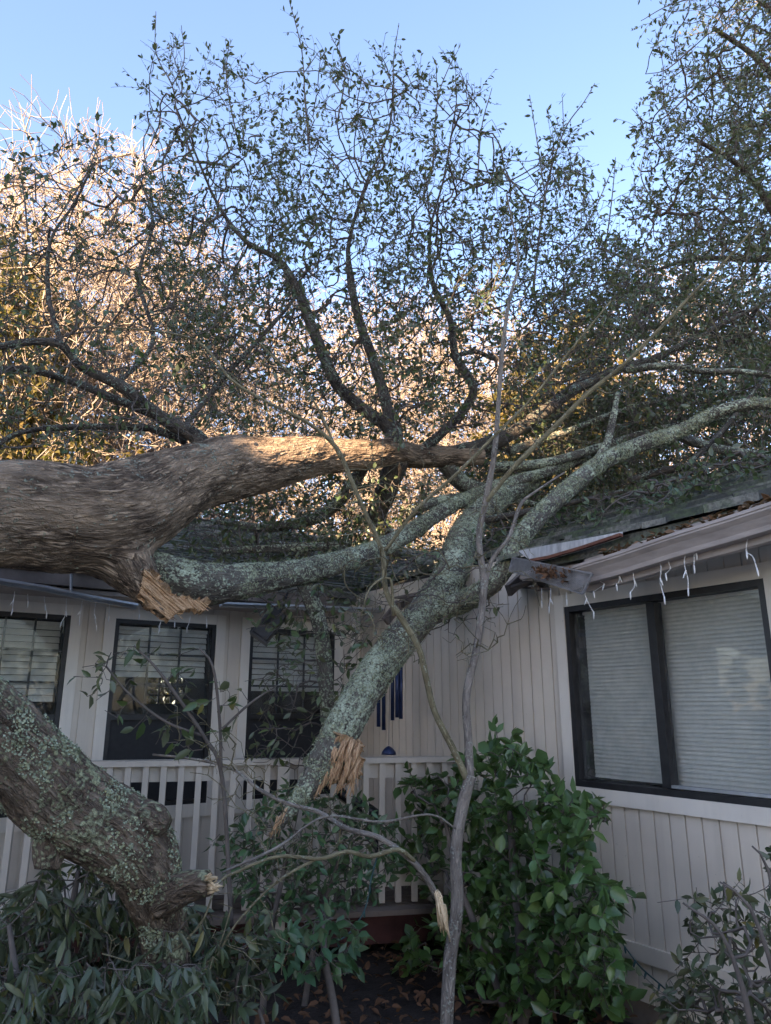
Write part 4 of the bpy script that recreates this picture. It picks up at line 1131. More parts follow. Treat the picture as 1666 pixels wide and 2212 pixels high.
yB = [(1016, 1690, 4.15, 10.2), (1012, 1600, 4.2, 8.84), (1008, 1500, 4.25, 8.84), (1030, 1400, 4.3, 8.16), (1043, 1300, 4.35, 8.16), (1045, 1250, 4.35, 7.48), (1035, 1160, 4.35, 6.8), (1050, 1080, 4.35, 6.8), (1068, 980, 4.3, 6.12), (1078, 860, 4.3, 4.76), (1085, 760, 4.3, 4.76), (1100, 650, 4.3, 3.4), (1120, 560, 4.3, 2.72), (1095, 420, 4.3, 1.36)]
yC = [(1045, 1090, 4.35, 5.58), (1110, 1010, 4.3, 5.58), (1190, 930, 4.25, 5.58), (1270, 850, 4.2, 4.96), (1345, 790, 4.15, 4.34), (1430, 705, 4.1, 3.72), (1510, 620, 4.05, 3.1), (1570, 560, 4.0, 2.48), (1640, 480, 3.95, 1.55)]
yD = [(1043, 1300, 4.35, 6.2), (1060, 1215, 4.4, 4.96), (1100, 1160, 4.4, 4.34), (1125, 1090, 4.45, 3.72), (1160, 1060, 4.45, 2.48), (1220, 1020, 4.5, 1.86)]
yE = [(832, 1190, 4.15, 3.72), (900, 1100, 4.1, 3.72), (980, 1030, 4.1, 3.72), (1060, 950, 4.05, 3.41), (1150, 860, 4.0, 3.1), (1230, 760, 3.95, 2.48), (1320, 650, 3.9, 1.86)]
yF = [(735, 990, 4.1, 3.1), (680, 870, 4.15, 2.48), (610, 790, 4.2, 2.17), (560, 740, 4.2, 1.86)]
yG = [(850, 1330, 4.15, 3.6), (842, 1250, 4.1, 3.0), (800, 1270, 4.05, 1.8), (780, 1330, 4.0, 1.2)]
ys = []
for s_, mm in ((yA, 'green_bark'), (yB, 'young_bark'), (yC, 'green_bark'), (yD, 'young_bark'), (yE, 'green_bark'), (yF, 'green_bark'), (yG, 'green_bark')):
    P, _ = limb('stem', s_, M[mm], young, 12, .0015, .04, furrow=False); ys.append(P)
Ay = np.vstack([scatter([(560, 1100), (800, 1050), (1150, 1080), (1180, 1300), (1060, 1420), (820, 1450), (740, 1330)], 230, (3.7, 4.7)),
                scatter([(200, 690), (450, 700), (720, 900), (1050, 950), (1300, 700), (1650, 480), (1660, 800), (1400, 850), (1130, 1080), (760, 1080), (480, 900)], 150, (3.7, 4.6))])
yp, yq = grow(np.vstack(ys), Ay, .07, .3, .3)
yp, yq = sprays(yp, yq, [i for i in range(len(yq)) if yq[i] >= 0 and rng.random() < .08], 1, (.08, .28), .05)
yr, yc = twig_radii(yp, yq, .0016, .008)
link('twigs', twig_mesh('twigs', yp, yq, yr, 4), M['green_bark'], young, True)
# the half torn side branch hanging to the left
tb = [(962, 1990, 4.06, 4.46), (948, 1945, 4.02, 6.94), (920, 1895, 3.98, 6.94), (885, 1855, 3.95, 6.45), (820, 1810, 3.95, 5.95), (750, 1790, 4.0, 5.46), (690, 1755, 4.1, 4.96), (620, 1735, 4.2, 4.46), (560, 1705, 4.3, 3.97), (500, 1660, 4.4, 3.47), (420, 1640, 4.5, 2.98), (330, 1630, 4.5, 1.98)]
tb2 = [(895, 1860, 3.95, 4.96), (860, 1835, 3.9, 4.96), (800, 1850, 3.85, 4.96), (750, 1840, 3.8, 4.34), (690, 1855, 3.75, 4.34), (600, 1850, 3.7, 3.72), (520, 1880, 3.65, 3.1), (470, 1910, 3.6, 2.48), (430, 2000, 3.55, 2.48), (330, 2080, 3.5, 1.86), (220, 2060, 3.45, 1.24)]
tb3 = [(690, 1852, 3.76, 3.1), (620, 1890, 3.7, 3.1), (560, 1940, 3.66, 2.48), (500, 2010, 3.62, 2.48), (440, 2120, 3.6, 1.86)]
tb4 = [(985, 1790, 4.1, 1.8), (930, 1760, 4.0, 2.4), (820, 1775, 3.9, 2.4), (700, 1765, 3.85, 2.4), (600, 1830, 3.8, 3.0), (480, 1885, 3.7, 2.4)]
tb5 = [(500, 1960, 3.64, 2.1), (470, 2050, 3.6, 1.8), (420, 2110, 3.55, 1.8), (330, 2140, 3.5, 1.2)]
ts = []
for s_, mm in ((tb, 'young_bark'), (tb2, 'green_bark'), (tb3, 'green_bark'), (tb4, 'young_bark'), (tb5, 'green_bark')):
    P, _ = limb('torn_branch', s_, M[mm], young, 12, .0015, .03, furrow=False); ts.append(P)
At = np.vstack([scatter([(200, 2000), (430, 1980), (560, 1900), (640, 1900), (620, 2160), (420, 2200), (240, 2180)], 90, (3.4, 3.75)),
                scatter([(330, 1500), (560, 1600), (650, 1700), (820, 1760), (800, 1900), (600, 1900), (420, 1700)], 150, (3.7, 4.6))])
tp, tq = grow(np.vstack(ts), At, .06, .3, .3)
trr, tc = twig_radii(tp, tq, .0016, .006)
link('twigs', twig_mesh('twigs', tp, tq, trr, 4), M['green_bark'], young, True)
splinters('torn_wood', [at(x, y, 3.99) for x, y in ((950, 1945), (953, 1960), (957, 1972), (951, 1955))], at(962, 2010, 4.02) - at(948, 1935, 3.99), 26, (.05, .13), (.012, .026), M['pale_wood'], young, .06)

# ================================================================== sprigs, shrubs and bushes
def shrub(name, label, cat, stems, attr, mat, Lr, ratio, per=2, seg=.07, rt=.0018, rmax=.014, grav=-.15, upb=.6, maxcnt=2, prob=.8, curl=.15, spray=(0, 0, 0), stemmat='twig_bark', group=None, out=.8, keep=None):
    t = thing(name, label, cat, group=group)
    ps = []
    for s_ in stems:
        P, _ = limb('stem', s_, M[stemmat], t, 10, .0015, .04, furrow=False); ps.append(P)
    attr = attr[clear_of_house(attr, .05)]
    p, q = grow(np.vstack(ps), attr, seg, .25, .25)
    if spray[0]:
        tips = [i for i in range(len(q)) if q[i] >= 0 and rng.random() < spray[0]]
        p, q = sprays(p, q, tips, 1, (spray[1], spray[2]), seg * .8, grav)
    r, c = twig_radii(p, q, rt, rmax)
    link('twigs', twig_mesh('twigs', p, q, r, 4), M[stemmat], t, True)
    LB = leaves_on(p, q, c, per, Lr, ratio, maxcnt, out, grav, upb, prob)
    k = clear_of_house(LB[0], .02)
    if keep is not None: k &= keep(LB[0])
    LB = tuple(x[k] for x in LB)
    link('foliage', leaf_mesh('foliage', *LB, curl=curl), mat, t)
    print(name, len(LB[0]))
    return t

def wall_side(x, y):      # depth range kept in front of the right wall
    d = ray(x, y); n = RW.n; tt = np.dot(CORNER + n * .12 - CAM, n) / np.dot(d, n)
    Yw = (CAM + d * tt)[1]
    return (max(3.3, Yw - 1.15), Yw - 0.02)
cam_poly = [(885, 1700), (930, 1660), (1000, 1640), (1060, 1600), (1115, 1585), (1150, 1650), (1180, 1640), (1200, 1710), (1270, 1720), (1335, 1745), (1300, 1790), (1270, 1830), (1300, 1900), (1355, 1930), (1310, 2000), (1360, 2060), (1345, 2150), (1260, 2212), (1130, 2212),
            (960, 2160), (860, 2100), (850, 2050), (960, 1960), (880, 1900), (850, 1830), (870, 1760)]
camel = shrub('camellia_bush', 'glossy dark green camellia bush against the right wall beside the young tree', 'bush',
      [[(1130, 2240, 4.6, 13), (1125, 2050, 4.62, 11), (1110, 1880, 4.7, 9), (1100, 1720, 4.8, 6)], [(1120, 2240, 4.6, 10), (1180, 2050, 4.5, 8), (1220, 1880, 4.55, 6), (1250, 1790, 4.55, 4)], [(1110, 2240, 4.6, 10), (1050, 2060, 4.7, 8), (990, 1900, 4.8, 6), (960, 1760, 4.9, 4)]],
      scatter(cam_poly, 800, wall_side), M['camellia_leaf'], (.05, .105), .64, 3, .08, .002, .012, -.05, .9, 2, .95, .12, (.10, .08, .18), 'twig_bark', None, .9)

laurel_poly = [(-40, 1960), (60, 1900), (90, 1850), (200, 1850), (330, 1880), (420, 1960), (470, 1960), (480, 2060), (430, 2230), (-40, 2230)]
shrub('laurel_bush', 'dark bush of long drooping narrow leaves under the leaning trunk', 'bush',
      [[(120, 2400, 3.5, 14), (130, 2200, 3.6, 12), (150, 2000, 3.7, 9), (170, 1880, 3.75, 5)], [(60, 2400, 3.4, 12), (40, 2150, 3.4, 9), (20, 2000, 3.5, 5)], [(300, 2400, 3.7, 12), (310, 2150, 3.8, 9), (300, 1950, 3.9, 5)]],
      scatter(laurel_poly, 900, lambda x, y: (3.0, 3.5) if y > 2080 else (3.45, 4.3)), M['laurel_leaf'], (.05, .11), .26, 3, .08, .0016, .012, -.95, .4, 2, .9, .25, (.12, .08, .2))

right_poly = [(1460, 1950), (1510, 1910), (1550, 1900), (1600, 1830), (1680, 1820), (1700, 2230), (1440, 2230), (1430, 2160), (1520, 2060)]
def wall_side2(x, y):
    a, b = wall_side(x, y); return (max(2.5, b - .9), b - .15)
shrub('leaning_shrub', 'loose shrub with arching leafy shoots at the lower right wall', 'bush',
      [[(1640, 2420, 3.0, 9), (1620, 2200, 3.0, 7), (1560, 2020, 3.05, 4), (1475, 1950, 3.1, 2)], [(1690, 2420, 2.9, 9), (1680, 2150, 2.9, 6), (1620, 1960, 2.95, 4), (1555, 1905, 3.0, 2)], [(1700, 2400, 2.85, 8), (1690, 2100, 2.85, 6), (1660, 1880, 2.9, 3), (1625, 1828, 2.9, 2)]],
      scatter(right_poly, 240, wall_side2, lambda x, y: min(1, .12 + max(0, y - 1850) / 320)), M['laurel_leaf'], (.045, .075), .42, 2, .06, .0015, .007, -.35, .5, 2, .85, .2, (.15, .08, .18))

# ivy-like shrub below the broken limb
mid_poly = [(520, 1760), (600, 1690), (700, 1700), (790, 1720), (860, 1790), (880, 1880), (820, 1930), (700, 1990), (560, 1980), (470, 1900), (470, 1800)]
shrub('broadleaf_shrub', 'tangled green shrub under the splintered end of the limb in front of the railing', 'bush',
      [[(560, 2300, 4.9, 8), (580, 2050, 4.9, 7), (620, 1850, 4.95, 5)], [(640, 2300, 5.0, 8), (680, 2040, 5.0, 6), (740, 1830, 5.0, 4)]],
      scatter(mid_poly, 520, (4.75, 5.45)), M['shrub_leaf'], (.05, .085), .45, 2, .08, .0016, .008, -.2, .6, 2, .8, .15, (.12, .06, .15))
shrub('low_sapling', 'small broadleaf sapling with one thin stem in the dark gap under the deck', 'sapling',
      [[(740, 2330, 3.9, 11), (722, 2180, 3.92, 9), (702, 2070, 3.95, 8), (700, 1990, 4.0, 5)]],
      scatter([(560, 2020), (690, 1970), (790, 2010), (760, 2100), (640, 2110), (560, 2080)], 85, (3.8, 4.3)), M['shrub_leaf'], (.06, .095), .5, 2, .07, .0016, .008, -.3, .6, 2, .85, .15, (.1, .06, .12))
shrub('groundcover_shrub', 'patch of drooping dark green leaves between the leaning trunk and the sapling', 'bush',
      [[(500, 2330, 3.7, 6), (510, 2150, 3.75, 5), (520, 2050, 3.8, 3)], [(600, 2330, 3.7, 6), (560, 2180, 3.72, 4)]],
      scatter([(430, 2040), (520, 1980), (600, 2010), (590, 2110), (520, 2200), (440, 2180)], 110, (3.6, 4.1)), M['laurel_leaf'], (.06, .10), .42, 2, .07, .0016, .006, -.5, .5, 2, .8, .2, (.1, .06, .15))

# leafy sprigs still attached to the propping bough, hanging before the third window
pz = limb_pts(prop_spec, .05)
hang_poly = [(520, 1290), (600, 1250), (700, 1250), (790, 1290), (800, 1390), (750, 1470), (720, 1640), (640, 1660), (540, 1640), (560, 1480), (610, 1380), (540, 1340)]
Ah = scatter(hang_poly, 420, (5.2, 5.75)); Ah = Ah[clear_of_house(Ah, .08)]
hp, hq = grow(pz, Ah, .08, .25, .3); hp, hq = sprays(hp, hq, [i for i in range(len(hq)) if hq[i] >= 0 and rng.random() < .1], 1, (.08, .2), .06, -.2)
hr, hc = twig_radii(hp, hq, .0018, .008)
link('twigs', twig_mesh('twigs', hp, hq, hr, 4), M['twig_bark'], oak, True)
LB = leaves_on(hp, hq, hc, 1, (.05, .09), .42, 2, .8, -.35, .4, .6); k = clear_of_house(LB[0], .03); LB = tuple(x[k] for x in LB)
link('foliage', leaf_mesh('foliage', *LB), M['oak_leaf'], oak)

# sparse upright sprig before the middle window
shrub('leafy_sprig', 'sparse upright sprig with spotted leaves in front of the middle sash window', 'plant',
      [[(500, 2000, 4.25, 5), (480, 1680, 4.2, 4.5), (440, 1590, 4.2, 4), (380, 1500, 4.2, 3.5), (335, 1440, 4.2, 3), (290, 1395, 4.2, 2)], [(478, 1670, 4.2, 4), (475, 1560, 4.15, 3.5), (460, 1440, 4.1, 3), (430, 1400, 4.1, 2)],
       [(440, 1590, 4.2, 3.5), (360, 1560, 4.2, 3), (280, 1500, 4.2, 2.5), (230, 1440, 4.2, 2)], [(475, 1580, 4.15, 3), (540, 1520, 4.2, 2.5), (600, 1480, 4.2, 1.5)]],
      scatter([(150, 1450), (250, 1380), (330, 1400), (470, 1420), (540, 1520), (500, 1620), (420, 1640), (250, 1600), (180, 1540)], 75, (4.0, 4.4)), M['oak_leaf'], (.06, .11), .46, 1, .09, .0018, .005, -.2, .5, 2, .8, .2)

# ================================================================== small things
def icicle(t, fr, strands, off):
    r = random.Random(len(strands))
    for pts in strands:
        q = [fr.p(*fr.hit(x, y, off), off) + fr.n * r.uniform(-.01, .01) for x, y in pts]
        P = catmull([(*p, 0.0022) for p in q], .01)
        mb = MB()
        for ph in (0, math.pi):      # two twisted wires
            pp = []
            for i, p in enumerate(P[:, :3]):
                a = i * 1.1 + ph
                pp.append(p + fr.u * math.cos(a) * .0019 + fr.n * math.sin(a) * .0019)
            mb.tube(pp, .0014, 4)
        s = mb.build('strand', M['plastic_white'], t)
        ends = [len(P) - 1] + ([len(P) // 2] if len(P) > 10 else []) + ([len(P) // 4] if len(P) > 22 else [])
        for n_, i in enumerate(ends):
            p = P[i, :3]; d = Vector((r.uniform(-.6, .6) if n_ else 0, r.uniform(-.3, .3), -1)).normalized()
            b = MB(); pv = Vector(p)
            b.tube([pv - d * .004, pv + d * .012, pv + d * .022, pv + d * .036, pv + d * .042], [.0036, .0045, .0045, .003, .001], 7)
            b.build('bulb', M['plastic_white'], s, True)
sR = [[(1302, 1229), (1295, 1240), (1297, 1255), (1307, 1262), (1290, 1272), (1281, 1278)], [(1341, 1222), (1338, 1240), (1336, 1255), (1331, 1262)], [(1364, 1219), (1367, 1240), (1369, 1265), (1364, 1280)],
      [(1422, 1206), (1430, 1225), (1428, 1250), (1426, 1262), (1437, 1290)], [(1441, 1203), (1445, 1218), (1448, 1228), (1437, 1240)], [(1485, 1192), (1480, 1210), (1483, 1230), (1487, 1250), (1487, 1272)], [(1500, 1189), (1498, 1205), (1498, 1222)], [(1513, 1182), (1504, 1193)],
      [(1619, 1152), (1612, 1170), (1613, 1192), (1625, 1202), (1634, 1228)], [(1267, 1262), (1265, 1280), (1272, 1305), (1284, 1323)], [(1225, 1280), (1226, 1296)], [(1188, 1270), (1189, 1290), (1188, 1312)], [(1172, 1272), (1170, 1300)]]
tR = thing('icicle_lights', 'white icicle light strands dangling under the brown gutter over the wide window', 'string lights', group='white icicle lights along the eaves')
icicle(tR, RW, sR, GO + .02)
sL = [[(32, 1278), (29, 1300), (27, 1318)], [(96, 1288), (97, 1305), (101, 1325)], [(144, 1292), (143, 1315), (141, 1330), (132, 1345)], [(178, 1298), (174, 1325), (172, 1340)], [(207, 1300), (204, 1325), (209, 1352)], [(237, 1305), (236, 1332)],
      [(350, 1330), (347, 1348), (344, 1359)], [(378, 1328), (378, 1345)], [(412, 1330), (409, 1345), (405, 1356)], [(445, 1332), (446, 1347)], [(60, 1283), (61, 1300)], [(300, 1312), (302, 1328)]]
tL = thing('icicle_lights', 'white icicle light strands dangling over the sash windows on the left', 'string lights', group='white icicle lights along the eaves')
icicle(tL, LW, sL, GO + .02)

# wind chime
ch = thing('wind_chime', 'dark blue tube wind chime hanging on the deck behind the broken limb', 'wind chime')
YC = 6.25
tubes = [(818, 1440, 1570, 0), (829, 1420, 1577, .05), (848, 1410, 1556, .02), (858, 1415, 1550, -.05), (866, 1420, 1553, -.02)]
for x, ya, yb, dy in tubes:
    mb = MB(); mb.tube([at(x, ya, YC + dy), at(x, yb, YC + dy)], .017, 12); mb.build('chime_tube', M['chime_blue'], ch, True)
mb = MB(); c = at(843, 1405, YC); mb.tube([c + UP * -.012, c + UP * .012], .10, 20); mb.build('top_disc', M['chime_blue'], ch)
mb = MB(); e = at(843, 1318, YC); mb.tube([c, e], .004, 5); mb.tube([c, at(840, 1610, YC)], .0025, 4); mb.build('cord', M['black_plastic'], ch)
mb = MB(); b0 = at(840, 1630, YC)
mb.tube([b0 + UP * .0, b0 + UP * .02, b0 + UP * .045, b0 + UP * .06, b0 + UP * .068], [.062, .058, .04, .02, .004], 20); mb.build('wind_sail', M['chime_blue'], ch, True)

# black fitting hanging askew
ft = thing('eave_fitting', 'black box shaped fitting hanging askew under the eave beside the third sash window', 'fitting')
a, b_ = at(604, 1322, 5.75), at(560, 1378, 5.7)
mb = MB(); mb.bar(a, b_, .145, .11, (.3, -1, .4)); o = mb.build('body', M['black_plastic'], ft)
md = o.modifiers.new('bev', 'BEVEL'); md.width = .012; md.segments = 3
mb = MB(); d_ = Vector(b_ - a).normalized(); mb.bar(Vector(b_), Vector(b_) + d_ * .012, .16, .125, (.3, -1, .4)); mb.build('rim', M['black_plastic'], ft)
mb = MB(); mb.tube([a, a + UP * .05 + LW.u * -.03, a + UP * .16 + LW.u * -.06], .014, 8); mb.build('bracket', M['black_plastic'], ft)

# dark pipe behind the balusters
hp_ = thing('drain_pipe', 'black curved drain pipe on the deck behind the balusters', 'pipe')
mb = MB(); mb.tube([tuple(p[:3]) for p in catmull([(*at(x, y, 6.15), 0) for x, y in ((720, 1700), (755, 1728), (790, 1745), (815, 1765), (822, 1800), (823, 1850))], .03)], .045, 14); mb.build('pipe_bend', M['black_plastic'], hp_, True)

# coloured garden light strings, green wire
def wire(name, label, pts, n):
    t = thing(name, label, 'string lights')
    P = catmull([(*at(x, y, Y), 0) for x, y, Y in pts], .02)[:, :3]
    mb = MB(); mb.tube([tuple(p) for p in P], .0042, 6); mb.build('wire', M['wire_green'], t, True)
    for k in range(n):
        i = int((k + .5) / n * (len(P) - 1)); p = Vector(P[i]); d = Vector((random.uniform(-.5, .5), random.uniform(-.3, .1), -1)).normalized()
        b = MB(); b.tube([p, p + d * .014, p + d * .03, p + d * .036], [.006, .0065, .005, .001], 7); b.build('bulb', M['wire_green'], t, True)
    return t
def onw(x, y, off): return (x, y, (RW.p(*RW.hit(x, y, off), off))[1])
wire('string_lights', 'dark green light string slanting down the right wall to the leaning shrub', [onw(1308, 1960, .10), onw(1320, 2000, .07), onw(1350, 2045, .05), onw(1385, 2090, .05), onw(1430, 2130, .08), onw(1460, 2160, .12)], 7)
wire('string_lights', 'green light string looping in a swag below the deck rail', [(815, 1850, 4.8), (802, 1900, 4.75), (790, 1960, 4.7), (760, 2010, 4.65), (720, 2035, 4.6), (640, 2040, 4.55), (560, 2030, 4.5)], 8)

# dry leaves on the torn roof edge, gutter and guard
def litter():
    B = []
    us = rng.uniform(gus[0] + .2, gus[-1], 900)
    for u in us:
        z = np.interp(u, gus, gzs)
        o = GO + rng.uniform(-0.16, .08)
        t = max(0, (GO - o)) * SLOPE
        if rng.random() > (0.35 + 0.65 * (mnoise.noise(Vector((u * 4, 0, 1))) > -.1)): continue
        B.append(RW.p(u, z + .012 + t + rng.random() * .03, o))
    B = np.array(B); n = len(B)
    D = rng.normal(size=(n, 3)) * np.array([1, 1, .3]); Nn = rng.normal(size=(n, 3)) * .5 + np.array([0, 0, 1])
    L = rng.uniform(.035, .07, n)
    tag(link('leaf_litter', leaf_mesh('leaf_litter', B, D, Nn, L, L * .5, rng.random(n), rng.uniform(-.3, .5, n)), M['dry_leaf']), 'brown dry leaves lying along the torn roof edge', 'leaf litter', kind='stuff')
    B = np.array([gq(*p) + RW.n * rng.uniform(.002, .02) for p in np.clip(rng.normal((.55, .45), (.11, .16), (90, 2)), 0, 1)]); n = len(B)
    D = rng.normal(size=(n, 3)); L = rng.uniform(.02, .045, n)
    tag(link('leaf_litter', leaf_mesh('leaf_litter', B, D, rng.normal(size=(n, 3)) * .4 + RW.n, L, L * .5, rng.random(n) * .5, .3), M['dry_leaf']), 'brown leaf scraps caught on the hanging gutter guard', 'leaf litter', kind='stuff')
    # ground litter
    n = 3500
    B = np.stack([rng.uniform(-3, 3.5, n), rng.uniform(3.2, 6.5, n), rng.uniform(-.02, .04, n)], 1)
    D = rng.normal(size=(n, 3)) * np.array([1, 1, .2]); L = rng.uniform(.04, .08, n)
    tag(link('leaf_litter', leaf_mesh('leaf_litter', B, D, rng.normal(size=(n, 3)) * .4 + UP, L, L * .5, rng.random(n) * .15, .3), M['dry_leaf']), 'dry leaves scattered on the soil below the deck', 'leaf litter', kind='stuff')
litter()

# ================================================================== standing trees
def ground_pt(px, Y): 
    d = ray(px, 1500); return np.array([d[0] / d[1] * Y, Y, -0.1])
def world_scatter(c, rad_, n, power=.45):
    v = rng.normal(size=(n, 3)); v /= np.linalg.norm(v, axis=1)[:, None]
    return np.asarray(c) + v * (rng.random(n) ** power)[:, None] * np.asarray(rad_)
def bare_tree(name, label, height, spread, n, mat, limbs=6, low=.25, tr=.16, rt=.006, leaf=None, nleaf=(1, .1, .5), sprayp=.5, group=None):
    """one tree at the origin"""
    t = thing(name, label, 'tree', group=group)
    q = [(0, 0, 0, tr * 1.3)]
    for k in range(1, 6):
        f = k / 5; q.append((rng.normal(0, .02 * height * f), rng.normal(0, .02 * height * f), height * .8 * f, tr * (1 - .85 * f)))
    P = catmull(q, .35); link('trunk', tube_mesh('trunk', P, 8, 0), mat, t, True); sk = [P]
    for k in range(limbs):
        i = int(len(P) * rng.uniform(low, .8)); p = P[i]; az = 2 * math.pi * (k / limbs + rng.uniform(-.08, .08)); L = height * rng.uniform(.28, .42); ri = p[3] * .55
        el = rng.uniform(.5, 1.1); q = [(*p[:3], ri)]
        d = np.array([math.cos(az) * math.cos(el) * spread / height * 2, math.sin(az) * math.cos(el) * spread / height * 2, math.sin(el)])
        for s in (.35, .7, 1.0):
            q.append((*(p[:3] + d * L * s + rng.normal(0, .03 * L, 3) + np.array([0, 0, .12 * L * s * s])), ri * (1 - .75 * s)))
        l = catmull(q, .3); link('limb', tube_mesh('limb', l, 6, 0), mat, t, True); sk.append(l)
    rz = height * (1 - low) / 2
    A = world_scatter((0, 0, height * (low + 1) / 2), (spread, spread, rz), n, .4)
    p, q = grow(np.vstack(sk), A, height * .022, .3, .15)
    if sprayp:
        tips = [i for i in range(len(q)) if q[i] >= 0 and rng.random() < sprayp]
        p, q = sprays(p, q, tips, 2, (height * .025, height * .075), height * .014, .15)
    r, c = twig_radii(p, q, rt, tr * .35, .42)
    link('twigs', twig_mesh('twigs', p, q, r, 3), mat, t, False)
    if leaf is not None:
        per, la, lb = nleaf
        LB = leaves_on(p, q, c, per, (la, lb), .55, 3, .9, -.1, .3, .8)
        link('foliage', leaf_mesh('foliage', *LB, simple=True), leaf, t)
    return t
def place(t, px, py, Y, h0, rz, label=None, wide=1.0):
    """stands a tree (or a copy of it with copies of its parts) on the ground so that its top reaches the row py"""
    if label is not None:
        c = t.copy(); COL.objects.link(c); c['label'] = label
        for ch in list(t.children):
            d = ch.copy(); COL.objects.link(d); d.parent = c
        t = c
    h = at(px, py, Y)[2] + .1
    t.location = ground_pt(px, Y); t.rotation_euler = (0, 0, rz); k = h / h0; t.scale = (k * wide, k * wide, k)
    return t
GRP = 'bare trees lit by low sun behind the house'
bt = [bare_tree('bare_tree', lab, 16, 4.4, 1500, M['pale_bark'], 9, .1, .16, .0078, sprayp=.9, group=GRP) for lab in
      ('tall pale bare tree lit warm by low sun at far left', 'bare sunlit tree behind the left edge of the middle canopy', 'bare sunlit tree directly behind the fallen crown')]
place(bt[0], 40, 160, 24, 18, 0)
place(bt[1], 330, 420, 27, 18, 1)
place(bt[2], 800, 540, 28, 18, 2)
place(bt[0], 560, 520, 31, 18, 3, 'bare sunlit tree seen through the left crown branches above the trunk')
place(bt[1], 1020, 540, 30, 18, 4, 'bare sunlit tree right of the forked boughs')
place(bt[2], 1270, 640, 32, 18, 5, 'low bare sunlit tree over the right roof', 1.2)
place(bt[0], 1580, 470, 30, 18, 1.4, 'bare sunlit tree behind the standing oak at far right')
place(bt[1], 190, 400, 30, 18, 2.6, 'bare sunlit tree second from the left edge, behind the yellow tree', 1.1)
place(bt[1], 920, 640, 36, 18, .7, 'small bare sunlit tree above the hub of the fallen crown', 1.3)
place(bt[0], -60, 300, 26, 18, 4.9, 'bare sunlit tree cut by the left edge of the picture')
lt = [bare_tree('leafy_tree', 'golden green leafy tree in sun at the left edge', 10, 2.0, 700, M['brown_bark'], 7, .1, .15, .007, M['gold_leaf'], (3, .14, .26)),
      bare_tree('leafy_tree', 'low golden leafy tree behind the left boughs', 7, 2.6, 700, M['brown_bark'], 7, .03, .12, .007, M['gold_leaf'], (2, .1, .2))]
place(lt[0], -90, 500, 21, 10, 0, None, .6)
place(lt[1], 350, 1185, 16, 8, 3, 'small golden tree just behind the house, glimpsed through the middle sash window')
place(lt[1], 120, 840, 22, 8, 1)
place(lt[0], 1275, 690, 21, 10, 2, 'yellow green leafy tree peeking over the right roof')

# the big oak standing at the right, its crown hanging into the picture
ro = thing('standing_oak', 'tall evergreen oak standing behind the right roof with small leaves against the sky', 'tree')
ro_shoots = [[(1520, 170, 9.6, 2.5), (1440, 250, 9.5, 1.6), (1400, 265, 9.5, 1.0), (1365, 235, 9.5, .7)], [(1560, -20, 9.8, 2), (1450, 10, 9.7, 1.2), (1385, 45, 9.6, .7)], [(1500, 100, 9.7, 2), (1440, 150, 9.6, 1.2), (1395, 160, 9.5, .7)], [(1420, 450, 9.6, 2), (1385, 380, 9.6, 1.2), (1400, 310, 9.6, .7)]]
tq_ = [(*ground_pt(1900, 10.5), .34), (*at(1890, 900, 10.5), .26), (*at(1850, 500, 10.4), .18), (*at(1820, 150, 10.3), .12), (*at(1800, -200, 10.3), .07)]
P = catmull(tq_, .15); link('trunk', tube_mesh('trunk', P, 18, .01, seed=5), M['bough_bark'], ro, True); sk = [P]
for spec in ([(1880, 760, 10.5, 14), (1780, 640, 10.2, 11), (1660, 440, 9.8, 8), (1600, 360, 9.6, 6), (1500, 300, 9.4, 4)], [(1870, 650, 10.5, 14), (1760, 560, 10.6, 10), (1640, 560, 10.6, 7), (1500, 560, 10.5, 5), (1400, 590, 10.4, 3)],
             [(1840, 400, 10.4, 12), (1740, 250, 10.2, 9), (1640, 130, 10, 6), (1540, 60, 9.8, 4)], [(1820, 200, 10.3, 8), (1700, 60, 10.2, 6), (1600, -40, 10.1, 4)], [(1880, 800, 10.5, 12), (1700, 760, 10.6, 9), (1520, 720, 10.5, 6), (1360, 700, 10.4, 3)]):
    P, _ = limb('bough', spec, M['bough_bark'], ro, 10, .004, .1); sk.append(P)
sk += [limb('bough', sp, M['twig_bark'], ro, 5, 0, .08)[0] for sp in ro_shoots]
Pn = [(1290, 520), (1370, 300), (1400, 200), (1395, 30), (1440, -60), (1760, -80), (1780, 900), (1550, 760), (1300, 720), (1280, 600)]
def dn5(x, y):
    edge = 1395 + 95 * (0.5 + .5 * math.sin(y * .013 + 1)) - max(0, y - 300) * .55; return min(1.0, max(.05, (x - edge + 50) / 250)) * (1.0 if mnoise.noise(Vector((x * .011, y * .011, 4))) > -.28 else .25)
A = scatter(Pn, 3000, (8.2, 12.5), dn5)
p, q = grow(np.vstack(sk), A, .16, .2, .25)
p, q = sprays(p, q, [i for i in range(len(q)) if q[i] >= 0 and rng.random() < .36], 2, (.15, .5), .1, .0)
r, c = twig_radii(p, q, .0032, .03, .45)
link('twigs', twig_mesh('twigs', p, q, r, 3), M['twig_bark'], ro)
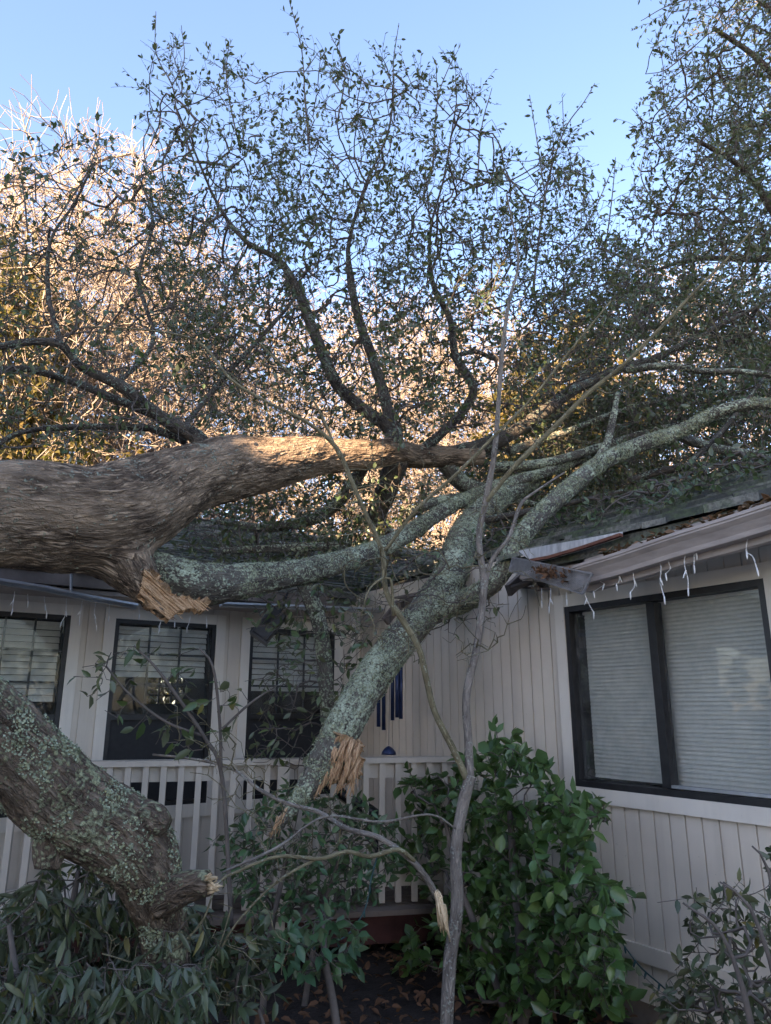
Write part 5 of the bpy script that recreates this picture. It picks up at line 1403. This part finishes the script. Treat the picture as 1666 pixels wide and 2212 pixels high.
LB = leaves_on(p, q, c, 2, (.055, .10), .45, 2, .8, -.1, .4, .8)
link('foliage', leaf_mesh('foliage', *LB), M['oak_leaf'], ro)
print('standing oak', len(p), len(LB[0]))

# ================================================================== woodland on the sunward side: it shades the house and lets a few sunbeams through
def woodland():
    D0 = 30.0
    s2 = np.array([SUN_TO[0], SUN_TO[1], 0]); s2 = s2 / np.linalg.norm(s2); side = np.array([s2[1], -s2[0], 0])
    base = np.array([0, 5.5, 0]) + s2 * D0
    n = 60000
    B = base + side * rng.uniform(-13, 13, n)[:, None] + s2 * rng.uniform(-1.0, 3.5, n)[:, None]
    hz = 24.0 + 4.0 * np.clip((2.0 - B @ side) / 1.2, 0, 1) * 1.2 + 1.0 * np.sin(B @ side * .9) + .6 * np.sin(B @ side * 2.3 + 1)
    B[:, 2] = (rng.random(n) ** .8) * hz
    m = 2500            # low far foliage, added out of view to darken the window reflections
    az = rng.uniform(R(95), R(275), m); rr = rng.uniform(24, 27, m)
    W2_ = np.stack([np.sin(az) * rr, 3 + np.cos(az) * rr, rng.random(m) * (4.2 + 1.4 * np.sin(az * 9) + .8 * np.sin(az * 23))], 1)
    # sunbeams: (point, radius) kept open through the crowns
    beams = BEAMS
    keep = np.ones(n, bool); dm = np.full(n, 9.0)
    for p, r in beams:
        v = B - p; t = v @ SUN_DIR; d = np.linalg.norm(v - t[:, None] * SUN_DIR, axis=1); keep &= d > r + .17; dm = np.minimum(dm, d - r)
    dm = dm[keep]; B = np.vstack([B[keep], W2_]); n = len(B)
    D = rng.normal(size=(n, 3)); L = rng.uniform(.34, .46, n); L[-m:] *= 1.6; L[:-m] *= np.where(dm > .6, 2.2, 1.0)
    D /= np.linalg.norm(D, axis=1)[:, None]
    me = leaf_mesh('woodland', B - D * L[:, None] * .5, D, rng.normal(size=(n, 3)) * .5 + SUN_DIR, L, L * .9, rng.random(n), .1, simple=False)
    tag(link('woodland', me, M['far_leaf']), 'dense woodland on the sunward side of the yard', 'woodland', kind='stuff')
woodland()
